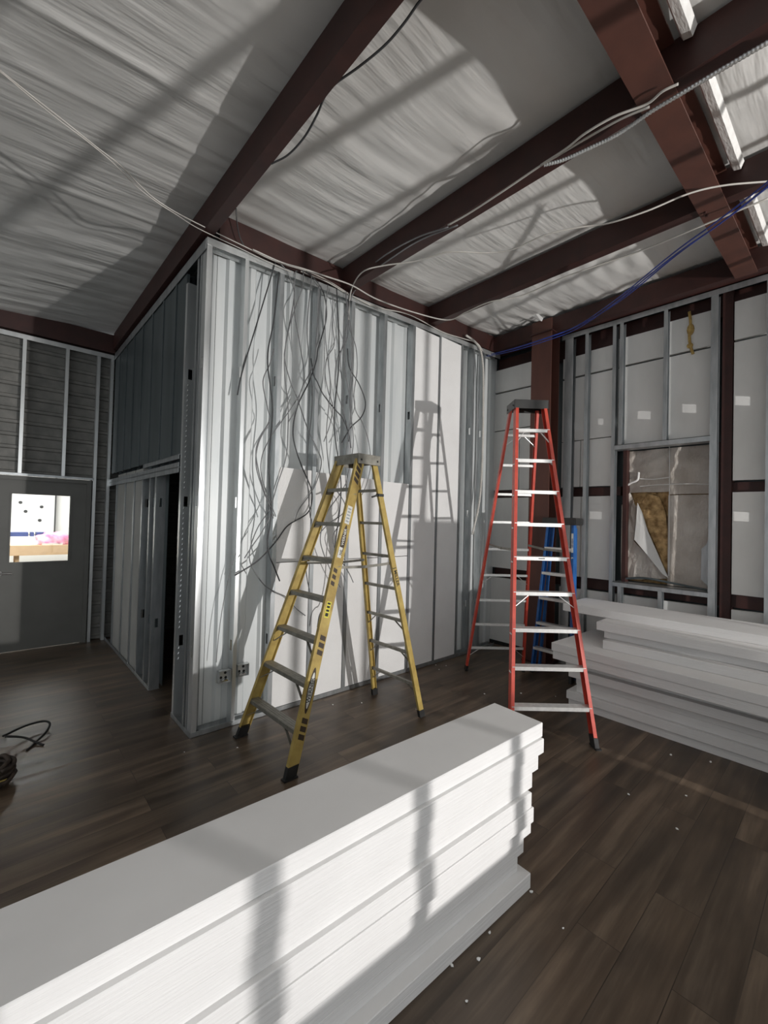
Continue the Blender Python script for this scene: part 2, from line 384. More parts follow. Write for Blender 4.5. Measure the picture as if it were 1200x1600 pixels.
def rafter(name, y, wf, depth, x0, x1, drop, label):
    bm = bmesh.new(); t = 0.012
    poly = [(-wf/2,0),(wf/2,0),(wf/2,t),(t/2,t),(t/2,depth-t),(wf/2,depth-t),(wf/2,depth),(-wf/2,depth),(-wf/2,depth-t),(-t/2,depth-t),(-t/2,t),(-wf/2,t)]
    prism(bm, poly, (x0, y, zb(x0)-drop), (x1, y, zb(x1)-drop), (0,1,0), (0,0,1))
    r = tag(obj(name, bm, 'iron_col'), label, 'beam')
    return r
r2 = rafter('steel_rafter', -2.785, 0.17, 0.238, -5.0, 4.1, 0.02, 'big reddish brown steel rafter crossing the purlins at the upper right')
for x in (0.0, 1.36, 2.66):
    for dx in (0.03, 0.075):
        bm = bmesh.new(); bmesh.ops.create_cone(bm, cap_ends=True, segments=6, radius1=0.011, radius2=0.011, depth=0.012, matrix=Matrix.Translation((x+dx, -2.74, zb(x)-0.026)))
        obj('bolt', bm, 'iron', r2)
bm = bmesh.new(); t = 0.01
prism(bm, [(0,0),(0.15,0),(0.15,t),(t,t),(t,0.21),(0.15,0.21),(0.15,0.22),(0,0.22)], (0.11, 0.03, zb(0.11)+0.0), (4.06, 0.03, zb(4.06)+0.0), (0,1,0), (0,0,1))
tag(obj('steel_rafter', bm, 'iron'), 'dark red steel rafter lying right above the top track of the framed front partition', 'beam')
# far wall red top beam
bm = bmesh.new(); prism(bm, [(0,0),(0.1,0),(0.1,0.25),(0,0.25)], (-5, YF+0.0, 3.99), (0.0, YF+0.0, 3.99), (0,1,0), (0,0,1))
tag(obj('steel_girt', bm, 'iron'), 'dark red steel beam above the ribbed far wall over the grey door', 'beam')
for i, (xa, xb, lb) in enumerate(((0.2, 1.34, 'first bay at the top'), (1.48, 2.64, 'bay after the middle purlin'), (2.78, 4.0, 'bay next to the eave beam'))):
    bm = bmesh.new(); n_ = 40; rows = []
    for k in range(n_+1):
        x = xa+(xb-xa)*k/n_; wv = 0.0018*math.sin(k*0.9)+0.001*math.sin(k*2.1)
        rows.append([bm.verts.new((x, y_, zb(x)+z_+wv*s2)) for y_, z_, s2 in ((-2.90,0.20,0),(-2.915,0.165,1),(-2.955,0.155,1),(-2.975,0.20,0))])
    for r0, r1 in zip(rows, rows[1:]):
        for k in range(4): bm.faces.new([r0[k], r0[(k+1)%4], r1[(k+1)%4], r1[k]])
    bm.faces.new(rows[0][::-1]); bm.faces.new(rows[-1])
    tag(obj('insulation_seam_strip', bm, 'vinyl_bright'), 'bright white insulation seam along the big rafter, '+lb, 'strip', 'insulation seams along the rafter')
# column by the window wall
c = empty('steel_column', (3.95, -0.77, 0), 0, 'reddish brown steel column standing behind the red ladder', 'column')
def cpart(name, bm, mat, parent):
    o = obj(name, bm, mat); o.parent = parent
    o.matrix_parent_inverse = (Matrix.Translation(parent.location) @ Matrix.Rotation(parent.rotation_euler.z, 4, 'Z')).inverted(); return o
bm = bmesh.new(); box(bm, 3.95, 3.962, -0.905, -0.635, 0.012, 4.38)
box(bm, 3.962, 4.158, -0.776, -0.764, 0.012, 4.2); box(bm, 4.158, 4.17, -0.905, -0.635, 0.012, 4.2); cpart('column_shaft', bm, 'iron_col', c)
cpart('base_plate', bbox(3.91, 4.21, -0.95, -0.59, 0, 0.012), 'iron', c)
bm = bmesh.new(); box(bm, 3.93, 4.06, -0.92, -0.62, 4.21, 4.222); cpart('cap_plate', bm, 'iron', c)
tag(obj('steel_post', bbox(4.285, 4.46, -2.66, -2.575, 0.0, 4.2), 'iron'), 'dark red steel post right of the window opening, between the foam boards', 'column')

# white scrap of insulation facing hanging beside the column head
bm = bmesh.new()
pl = [at(819,483,0,3.9), at(829,480,0,3.9), at(848,497,0,3.92), at(846,502,0,3.88), at(838,499,0,3.9), at(822,487,0,3.9)]
vv = [bm.verts.new(p) for p in pl]; bm.faces.new(vv)
r = bmesh.ops.extrude_face_region(bm, geom=list(bm.faces))
for v_ in [g for g in r['geom'] if isinstance(g, bmesh.types.BMVert)]: v_.co += Vector((0.012, 0, 0.004))
tag(obj('insulation_scrap', bm, 'foam'), 'torn white strip of insulation facing dangling by the head of the steel column', 'scrap')

# ------------------------------------------------------------------ framing
HOLES = (0.62, 1.83, 2.95)
def stud_mesh(h, z0=0.0, fl=0.036, dp=0.09, holes=HOLES, lip=0.008, t=0.003):
    """C stud, local: flange faces -y, width in +x, web on -x side, depth in +y"""
    bm = bmesh.new()
    box(bm, 0, fl, 0, t, z0, h); box(bm, 0, fl, dp-t, dp, z0, h)
    box(bm, fl-t, fl, t, t+lip, z0, h); box(bm, fl-t, fl, dp-t-lip, dp-t, z0, h)
    zc = z0
    for hz in holes:
        if z0 + 0.1 < hz < h-0.2:
            box(bm, 0, t, t, dp-t, zc, hz); box(bm, 0, t, t, dp/2-0.017, hz, hz+0.09); box(bm, 0, t, dp/2+0.017, dp-t, hz, hz+0.09); zc = hz+0.09
    box(bm, 0, t, t, dp-t, zc, h)
    return bm
def stud(x, y, h, label, group, z0=0.003, rz=0, mat='galv', fl=0.036, holes=HOLES, name='metal_stud', dp=0.09):
    o = obj(name, stud_mesh(h, z0, fl, holes=holes, dp=dp), mat); o.location = (x, y, 0); o.rotation_euler = (0,0,rz)
    return tag(o, label, 'stud', group)
FS = [0.003, 0.325, 0.655, 1.055, 1.475, 1.93, 2.385, 2.86, 3.30, 3.56, 3.80]
desc = ['bright new metal stud at the outer corner of the front partition',
 'bright metal stud with junction boxes on the front partition, second from the corner',
 'metal stud at the left edge of the low foam panels on the front partition',
 'metal stud left of the yellow ladder head on the front partition',
 'metal stud right behind the yellow ladder head on the front partition',
 'metal stud to the right of the yellow ladder on the front partition',
 'metal stud at the left edge of the tall foam panels on the front partition',
 'dark metal stud between the two tall foam panels on the front partition',
 'metal stud at the right edge of the tall foam panels',
 'metal stud between the tall foam panels and the flexible conduit',
 'metal stud just right of the white flexible conduit near the inner corner']
for i, x in enumerate(FS):
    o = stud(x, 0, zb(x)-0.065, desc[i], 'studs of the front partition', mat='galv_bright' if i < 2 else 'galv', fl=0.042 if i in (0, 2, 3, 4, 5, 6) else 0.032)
# screws on first studs
for i in (0, 1):
    for z in (1.0, 2.2, 2.9):
        pass
def track(name, x0, x1, z0, up, label, mat='galv', group=None, y0=-0.003, dp=0.096, slope=0, h=0.045):
    bm = bmesh.new(); t = 0.003
    def zz(x): return z0 + slope*x
    A = (x0, 0, zz(x0)); B = (x1, 0, zz(x1))
    s = 1 if up else -1
    prism(bm, rect(y0, y0+t, 0, s*h) if s > 0 else rect(y0, y0+t, -h, 0), A, B, (0,1,0), (0,0,1))
    prism(bm, rect(y0+dp-t, y0+dp, 0, s*h) if s > 0 else rect(y0+dp-t, y0+dp, -h, 0), A, B, (0,1,0), (0,0,1))
    prism(bm, rect(y0, y0+dp, 0, t) if s > 0 else rect(y0, y0+dp, -t, 0), A, B, (0,1,0), (0,0,1))
    return tag(obj(name, bm, mat), label, 'track', group)
track('floor_track', 0.0, XR-0.0, 0.0, True, 'galvanized floor track under the front partition', h=0.04)
track('top_track', 0.0, XR, 4.03-0.03, False, 'shiny galvanized top track along the head of the front partition', mat='galv_bright', slope=SL, h=0.06)

# left return of the partition (dark side): flange faces -x, depth +x, seen webs face -y
def stud_s(y, h, label, group='studs of the left return', mat='galv', z0=0.003, fl=0.036, x=0.0, holes=HOLES):
    # rotate -90: local +x -> -y ... web (local -x side) ends facing +y; mirror by using rz = +90 with offset instead
    bm = stud_mesh(h, z0, fl, holes=holes)
    for v_ in bm.verts:
        u, d_, z = v_.co; v_.co = (d_, u, z)      # swap: flange faces -x, web faces -y
    o = obj('metal_stud', bm, mat); o.location = (x, y, 0)
    return tag(o, label, 'stud', group)
stud_s(0.096, 3.95, 'metal stud wrapped just round the outer corner of the partition')
stud_s(0.17, 3.95, 'second narrow metal stud round the outer corner, beside the dark doorway side')
js = stud_s(0.44, 3.80, 'brightened knurled metal jamb stud at the near side of the dark doorway', mat='galv_bright', fl=0.045)  # brighter steel stands in for light that does not reach this stud
bm = bmesh.new()
z = 0.5
while z < 3.0:
    if all(abs(z-(hz+0.045)) > 0.07 for hz in HOLES):
        vs3 = [bm.verts.new(p) for p in ((0.020,-0.001,z),(0.030,-0.005,z+0.012),(0.040,-0.001,z+0.004),(0.030,-0.001,z+0.026))]
        bm.faces.new([vs3[0],vs3[1],vs3[3]]); bm.faces.new([vs3[1],vs3[2],vs3[3]]); bm.faces.new([vs3[0],vs3[2],vs3[1]]); bm.faces.new([vs3[0],vs3[3],vs3[2]])
    z += 0.045
k = obj('knurling', bm, 'galv_bright', js); k['kind'] = 'stuff'
stud_s(1.21, 2.17, 'metal jamb stud at the far side of the dark doorway', fl=0.05)
stud_s(1.43, 2.17, 'metal stud a step beyond the dark doorway, before the foam strips', fl=0.04)
stud_s(1.74, 2.17, 'metal stud at the near edge of the three dark foam strips')
stud_s(2.12, 2.17, 'metal stud between the nearest and middle dark foam strips')
stud_s(2.58, 2.17, 'metal stud between the middle and farthest dark foam strips')
stud_s(3.08, 2.17, 'metal stud at the far end of the left return near the grey door')
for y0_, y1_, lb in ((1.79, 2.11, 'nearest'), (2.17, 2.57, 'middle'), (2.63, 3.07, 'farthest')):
    tag(obj('foam_board', bbox(0.012, 0.06, y0_, y1_, 0.02, 2.26), 'foam_shaded'), f'{lb} of three narrow shade-darkened foam strips between studs left of the dark doorway', 'foam board', 'foam strips beside the doorway')
bm = bmesh.new(); box(bm, -0.012, 0.10, 0.49, YF, 2.175, 2.18); box(bm, -0.012, -0.008, 0.49, YF, 2.13, 2.22); 
box(bm, -0.012, -0.008, 0.49, 1.7, 2.25, 2.29); box(bm, -0.012, 0.1, 0.49, 1.7, 2.288, 2.292)
tag(obj('door_header_track', bm, 'galv'), 'doubled galvanized header over the dark doorway', 'track')
bm = bmesh.new(); box(bm, -0.005, -0.002, 0, 0.49, 0, 0.04); box(bm, -0.005, 0.095, 0, 0.49, 0, 0.003); box(bm, -0.005, -0.002, 1.21, YF, 0, 0.04); box(bm, -0.005, 0.095, 1.21, YF, 0, 0.003)
tag(obj('floor_track', bm, 'galv'), 'galvanized floor track round the corner at the dark doorway', 'track')
bm = bmesh.new(); box(bm, -0.008, 0.095, 0.0, YF, 3.985, 3.99); box(bm, -0.008, -0.004, 0.0, YF, 3.90, 3.99)
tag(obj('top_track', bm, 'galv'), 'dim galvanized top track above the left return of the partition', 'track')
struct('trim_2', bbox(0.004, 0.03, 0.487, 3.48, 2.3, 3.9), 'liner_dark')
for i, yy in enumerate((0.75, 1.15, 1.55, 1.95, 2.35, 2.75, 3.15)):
    tag(obj('metal_stud', bbox(-0.006, 0.002, yy, yy+0.03, 2.292, 3.9), 'liner_dark'), f'dim stud above the doorway header, {ORD[i]} from the brightened jamb stud', 'stud', 'studs above the header')

# framing on the far wall around the door
def stud_f(x, z0, h, label, fl=0.036):
    o = obj('metal_stud', stud_mesh(h, z0, fl), 'galv_bright'); o.location = (x, YF, 0)
    return tag(o, label, 'stud', 'studs of the far wall')
xs_f = [at(35, 640, 1, YF).x, at(103, 640, 1, YF).x, at(152, 650, 1, YF).x, at(172, 650, 1, YF).x]
stud_f(xs_f[0]-0.02, 2.225, 3.95, 'bright metal stud above the grey door near the left frame edge')
stud_f(xs_f[1]-0.02, 2.225, 3.95, 'bright metal stud above the grey door, over the right side of its window')
stud_f(xs_f[2]-0.02, 0.0, 3.95, 'metal stud right beside the grey door frame')
stud_f(xs_f[3]-0.01, 0.0, 3.95, 'metal stud in the far corner between the grey door and the dark partition')
bm = bmesh.new(); box(bm, -5, xs_f[3]+0.02, YF-0.004, YF, 3.90, 3.96); box(bm, -5, xs_f[3]+0.02, YF-0.004, YF+0.09, 3.957, 3.96)
tag(obj('top_track', bm, 'galv_bright'), 'galvanized top track of the far wall under the red beam', 'track')
bm = bmesh.new(); box(bm, -5, xs_f[2]-0.01, YF-0.006, YF-0.002, 2.195, 2.225); box(bm, -5, xs_f[2]-0.01, YF-0.006, YF+0.09, 2.222, 2.225)
tag(obj('door_header_track', bm, 'galv'), 'galvanized header track directly above the grey door', 'track')

# window wall framing
def stud_w(y, z0, h, label, fl=0.036, x=XR, mat='galv'):
    bm = stud_mesh(h, z0, fl)
    for v_ in bm.verts:
        u, d_, z = v_.co; v_.co = (d_, -u, z)       # flange faces -x, web faces +y
    o = obj('metal_stud', bm, mat); o.location = (x, y+fl/2, 0)
    return tag(o, label, 'stud', 'studs of the window wall')
stud_w(-1.02, 0, 4.15, 'wide metal stud beside the steel column on the window wall', fl=0.10)
stud_w(-1.243, 0, 4.15, 'slim metal stud just right of the wide stud beside the column')
stud_w(-1.565, 0, 4.15, 'left one of the paired metal studs at the left side of the window opening')
stud_w(-1.643, 2.66, 4.15, 'right one of the paired studs, running up from the window header')
stud_w(-2.092, 2.71, 4.15, 'short metal stud above the middle of the window opening')
stud_w(-2.525, 0, 4.15, 'wide metal stud at the right side of the window opening', fl=0.06)
stud_w(-2.945, 0, 4.15, 'metal stud at the right edge of the picture, past the dark red post')
stud_w(-3.36, 0, 4.15, 'metal stud of the window wall just outside the picture')
stud_w(-1.66, 0, 1.085, 'short metal stud under the left end of the window sill')
stud_w(-2.07, 0, 1.085, 'short metal stud under the middle of the window sill')
bm = bmesh.new(); box(bm, XR-0.004, XR, -3.9, -0.93, 4.14, 4.20); box(bm, XR-0.004, XR+0.092, -3.9, -0.93, 4.197, 4.2)
tag(obj('top_track', bm, 'galv'), 'galvanized top track along the head of the window wall', 'track')
bm = bmesh.new(); box(bm, XR-0.002, XR+0.14, -2.50, -1.585, 2.655, 2.66); box(bm, XR-0.004, XR, -2.50, -1.585, 2.655, 2.71); box(bm, XR-0.004, XR+0.1, -2.50, -1.585, 2.705, 2.71)
tag(obj('window_header', bm, 'galv'), 'galvanized header across the top of the window opening', 'track')
bm = bmesh.new(); box(bm, XR-0.004, XR+0.2, -2.50, -1.585, 1.105, 1.11); box(bm, XR-0.004, XR, -2.50, -1.585, 1.06, 1.11)
tag(obj('window_sill_track', bm, 'galv'), 'galvanized sill track across the bottom of the window opening', 'track')
struct('baseboard_2', bbox(XR-0.003, XR+0.093, -7.0, -0.93, 0, 0.003), 'galv')
# red girts behind, and red jamb of the opening
for nm, z0_, z1_, yA, yB, lb in (('steel_girt', 2.13, 2.235, -7, 0.12, 'dark red girt at mid height of the window wall, level with the ladder steps'),
                        ('steel_girt', 0.97, 1.10, -7, 0.12, 'dark red girt below the window opening on the window wall')):
    bm = bmesh.new()
    if z0_ > 2: box(bm, 4.36, 4.46, -1.60, yB, z0_, z1_); box(bm, 4.36, 4.46, yA, -2.66, z0_, z1_)
    else: box(bm, 4.36, 4.46, yA, yB, z0_, z1_)
    tag(obj(nm, bm, 'iron'), lb, 'beam')
bm = bmesh.new(); box(bm, 4.36, 4.46, -7, 0.13, 3.96, 4.2); tag(obj('steel_girt', bm, 'iron'), 'dark red girt behind the top track of the window wall, above the topmost boards', 'beam')
tag(obj('window_jamb', bbox(4.30, 4.44, -1.685, -1.645, 1.11, 2.655), 'iron'), 'dark red steel jamb on the left of the window opening', 'jamb')
tag(obj('window_jamb', bbox(4.33, 4.44, -2.575, -2.54, 1.11, 2.655), 'iron'), 'dark red steel jamb on the right of the window opening', 'jamb')

# foam boards between the girts of the window wall
def wf(y0, y1, z0, z1, label, x=4.29, th=0.05, tilt=0, name='foam_board'):
    o = obj(name, bbox(0, th, y0, y1, 0, z1-z0), 'foam_grey'); o.location = (x, 0, z0); o.rotation_euler = (0, tilt, 0)
    return tag(o, label, 'foam board', 'foam panels in the window wall')
wf(-0.60, 0.134, 3.69, 4.02, 'topmost grey foam panel between the inner corner and the column')
wf(-0.60, 0.134, 3.12, 3.665, 'grey foam panel second from the top between inner corner and column')
wf(-0.28, 0.134, 2.24, 3.105, 'tall grey foam panel beside the inner corner, above the girt')
wf(-0.60, -0.29, 2.24, 3.105, 'narrow grey foam panel left of the column, above the girt')
wf(-0.60, 0.134, 1.11, 2.125, 'grey foam panel seen through the red ladder, left of the column')
wf(-0.60, 0.134, 0.02, 0.965, 'lowest grey foam panel left of the column behind the red ladder')
wf(-1.22, -0.90, 3.67, 3.93, 'small top foam panel right behind the wide stud by the column')
wf(-1.545, -1.235, 3.67, 3.95, 'small top foam panel left of the paired studs')
wf(-2.08, -1.56, 3.67, 4.00, 'top foam panel above the left half of the window opening')
tp = wf(-2.515, -2.10, 3.67, 4.04, 'top foam panel with an amber stain, above the right half of the window')
wf(-3.20, -2.67, 3.67, 4.06, 'top foam panel at the right edge of the picture')
wf(-1.20, -0.90, 2.84, 3.645, 'upper foam panel behind the wide stud by the column')
wf(-1.545, -1.215, 2.84, 3.645, 'upper foam panel left of the paired studs', x=4.283)
wf(-2.08, -1.56, 2.68, 3.645, 'foam panel directly above the left half of the window header')
wf(-2.515, -2.10, 2.68, 3.645, 'foam panel directly above the right half of the window header')
wf(-3.20, -2.67, 2.25, 3.645, 'tall foam panel at the right of the dark red post, above the girt')
wf(-1.14, -0.90, 2.245, 2.83, 'short foam panel above the girt right of the column')
wf(-1.545, -1.15, 2.245, 2.83, 'short foam panel above the girt, left of the window opening')
wf(-1.16, -0.90, 1.11, 2.12, 'foam panel under the girt beside the blue ladder')
wf(-1.55, -1.17, 1.11, 2.12, 'foam panel under the girt, directly left of the window opening', x=4.283)
wf(-3.20, -2.67, 1.11, 2.13, 'foam panel under the girt right of the dark red post')
wf(-1.60, -0.90, 0.02, 0.955, 'low foam panel behind the right end of the blue ladder')
wf(-2.515, -1.61, 0.02, 0.955, 'low foam panel below the window sill')
wf(-3.20, -2.67, 0.02, 0.955, 'low foam panel behind the foam stack right of the window')
# sealant smear on one board
bm = bmesh.new()
tube(bm, [at(1077,487,0,4.28), at(1079,505,0,4.28), at(1077,525,0,4.28), at(1079,541,0,4.28), at(1083,553,0,4.28)], 0.014, 8, 4)
bmesh.ops.create_icosphere(bm, subdivisions=2, radius=0.03, matrix=Matrix.Translation(at(1078,540,0,4.28)) @ Matrix.Scale(0.5, 4, (1,0,0)))
bmesh.ops.create_icosphere(bm, subdivisions=2, radius=0.035, matrix=Matrix.Translation(at(1079,515,0,4.285)) @ Matrix.Scale(0.3, 4, (1,0,0)) @ Matrix.Scale(1.9, 4, (0,0,1)))
tag(obj('sealant_smear', bm, 'amber', smooth=True), 'amber foam sealant drip down the top panel above the window', 'sealant')

# ------------------------------------------------------------------ torn insulation in the window opening
ins = empty('window_insulation', (4.42, -2.1, 1.11), 0, 'torn insulation blanket with brown fibre showing, filling the window opening', 'insulation')
def ipt(px, py, x=4.40): return at(px, py, 0, x)
def sheet(bm, pts, th=0.012, wob=0.0):
    vv = [bm.verts.new(Vector(p)) for p in pts]; bm.faces.new(vv)
    r = bmesh.ops.extrude_face_region(bm, geom=list(bm.faces))
    for v_ in [g for g in r['geom'] if isinstance(g, bmesh.types.BMVert)]: v_.co.x += th
def wavy(y0, y1, z0, z1, x, amp, fn, n=40):
    bm = bmesh.new()
    g = [[bm.verts.new((x + amp*fn(i/n, j/n), y0+(y1-y0)*i/n, z0+(z1-z0)*j/n)) for j in range(n+1)] for i in range(n+1)]
    for i in range(n):
        for j in range(n): bm.faces.new([g[i][j], g[i+1][j], g[i+1][j+1], g[i][j+1]])
    return bm
zf0, zf1 = 1.115, 2.65
# back wool
cpart('fibre_batt', wavy(-2.56, -1.60, zf0, zf1, 4.455, 0.02, lambda u, v: math.sin(u*17+v*5)*math.sin(v*13)), 'fibre', ins)
# upper facing, two halves with seam
cpart('facing_sheet', wavy(-2.09, -1.62, 2.16, zf1, 4.395, 0.012, lambda u, v: math.sin(u*9+v*3)+0.5*math.sin(v*21+u*7)), 'aged', ins)
cpart('facing_sheet', wavy(-2.56, -2.09, 2.13, zf1, 4.40, 0.010, lambda u, v: math.sin(u*7+v*5)+0.4*math.sin(v*17)), 'aged', ins)
# lower right full sheet
cpart('facing_sheet', wavy(-2.56, -2.085, zf0, 2.12, 4.405, 0.008, lambda u, v: math.sin(u*3+v*2)+0.3*math.sin(u*19)), 'aged', ins)
# lower left gathered sheet (left of the tear)
bm = bmesh.new(); sheet(bm, [ipt(971,790), ipt(985,770), ipt(993,790), ipt(998,790), ipt(990,845), ipt(1015,870), ipt(1043,904), ipt(1010,905), ipt(971,905)])
bmesh.ops.triangulate(bm, faces=bm.faces); bmesh.ops.subdivide_edges(bm, edges=bm.edges, cuts=3, use_grid_fill=True)
for v_ in bm.verts: v_.co.x += 0.012*math.sin(v_.co.y*70 + v_.co.z*22) - 0.01
cpart('facing_sheet', bm, 'aged', ins)
# bright folded flap
bm = bmesh.new(); sheet(bm, [ipt(996,786,4.37), ipt(1003,800,4.37), ipt(1012,830,4.36), ipt(1044,903,4.37), ipt(1035,897,4.36), ipt(1012,868,4.35), ipt(991,843,4.34), ipt(994,815,4.35)])
f_ = cpart('folded_flap', bm, 'vinyl', ins); f_['label'] = 'pale folded flap'
bm = bmesh.new(); sheet(bm, [ipt(999,790,4.43), ipt(1012,772,4.42), ipt(1030,776,4.42), ipt(1040,800,4.42), ipt(1044,840,4.42), ipt(1044,900,4.42), ipt(1030,865,4.41), ipt(1012,825,4.41)], 0.03)
f_ = cpart('exposed_fibre', bm, 'fibre', ins); f_['label'] = 'brown exposed glass fibre'
bm = bmesh.new()
tube(bm, [ipt(976,762,4.37), ipt(985,755,4.36), ipt(996,750,4.36), ipt(998,738,4.37)], 0.012, 6, 4)
tube(bm, [ipt(1000,748,4.37), ipt(1020,749,4.37), ipt(1045,746,4.37)], 0.006, 6, 4)
tube(bm, [ipt(1000,760,4.37), ipt(1022,758,4.37), ipt(1044,757,4.37), ipt(1080,756,4.37), ipt(1108,757,4.37)], 0.005, 6, 4)
tube(bm, [ipt(1046,695,4.38), ipt(1046,760,4.38), ipt(1045,900,4.38)], 0.004, 6, 3)
cpart('seam_tape', bm, 'foam_grey', ins)
bm = bmesh.new(); sheet(bm, [ipt(1110,832,4.38), ipt(1104,850,4.38), ipt(1096,858,4.38), ipt(1095,905,4.38), ipt(1110,920,4.38)], 0.01)
cpart('torn_corner', bm, 'galv', ins)
bm = bmesh.new(); tube(bm, [ipt(978,904,4.28), ipt(1005,903,4.27), ipt(1040,909,4.27), ipt(1075,916,4.27), ipt(1105,922,4.28)], 0.012, 8, 5)
cpart('dropped_strip', bm, 'liner_dark', ins)

# ------------------------------------------------------------------ foam in the front partition
def ff(x0, x1, z0, z1, label, y=0.006, group='low foam panels of the front partition'):
    return tag(obj('foam_board', bbox(x0, x1, y, y+0.05, z0, z1), 'foam'), label, 'foam board', group)
nm = ['left of the yellow ladder', 'behind the left rail of the yellow ladder', 'behind the yellow ladder steps', 'right of the yellow ladder']
bays = [(0.70, 1.05), (1.10, 1.47), (1.52, 1.925), (1.975, 2.38)]
for i, (a_, b_) in enumerate(bays):
    ff(a_, b_, 0.042, 1.345, f'lower foam panel {nm[i]} between front partition studs')
    ff(a_, b_, 1.352, 2.215-0.01*i, f'upper half-height foam panel {nm[i]} between front partition studs')
ff(2.43, 2.855, 0.042, zb(2.6)-0.10, 'left one of the two tall foam panels carrying the ladder shadow', group='tall foam panels')
ff(2.895, 3.295, 0.042, zb(3.1)-0.10, 'right one of the two tall foam panels carrying the ladder shadow', group='tall foam panels')

# junction boxes on the second stud
def jbox(x, z, label):
    e = empty('junction_box', (x, -0.004, z), 0, label, 'junction box', 'junction boxes on the second stud')
    bm = bmesh.new(); w_, h_, t = 0.10, 0.10, 0.003
    box(bm, 0, t, 0, 0.045, 0, h_); box(bm, w_-t, w_, 0, 0.045, 0, h_); box(bm, 0, w_, 0, 0.045, 0, t); box(bm, 0, w_, 0, 0.045, h_-t, h_); box(bm, 0, w_, 0.042, 0.045, 0, h_)
    obj('box_shell', bm, 'galv_bright', e)
    bm = bmesh.new()
    for cx_, cz_ in ((0.03, 0.035), (0.065, 0.07), (0.07, 0.03)):
        bmesh.ops.create_cone(bm, cap_ends=True, segments=12, radius1=0.011, radius2=0.011, depth=0.003, matrix=Matrix.Translation((cx_, 0.040, cz_)) @ Matrix.Rotation(PI/2, 4, 'X'))
    obj('knockout', bm, 'dark', e)
    obj('clamp', bbox(0.02, 0.08, 0.012, 0.03, 0.006, 0.02), 'chrome', e)
jbox(0.215, 0.375, 'metal junction box on the left side of the second stud, near the floor')
jbox(0.372, 0.395, 'metal junction box on the right side of the second stud, near the floor')
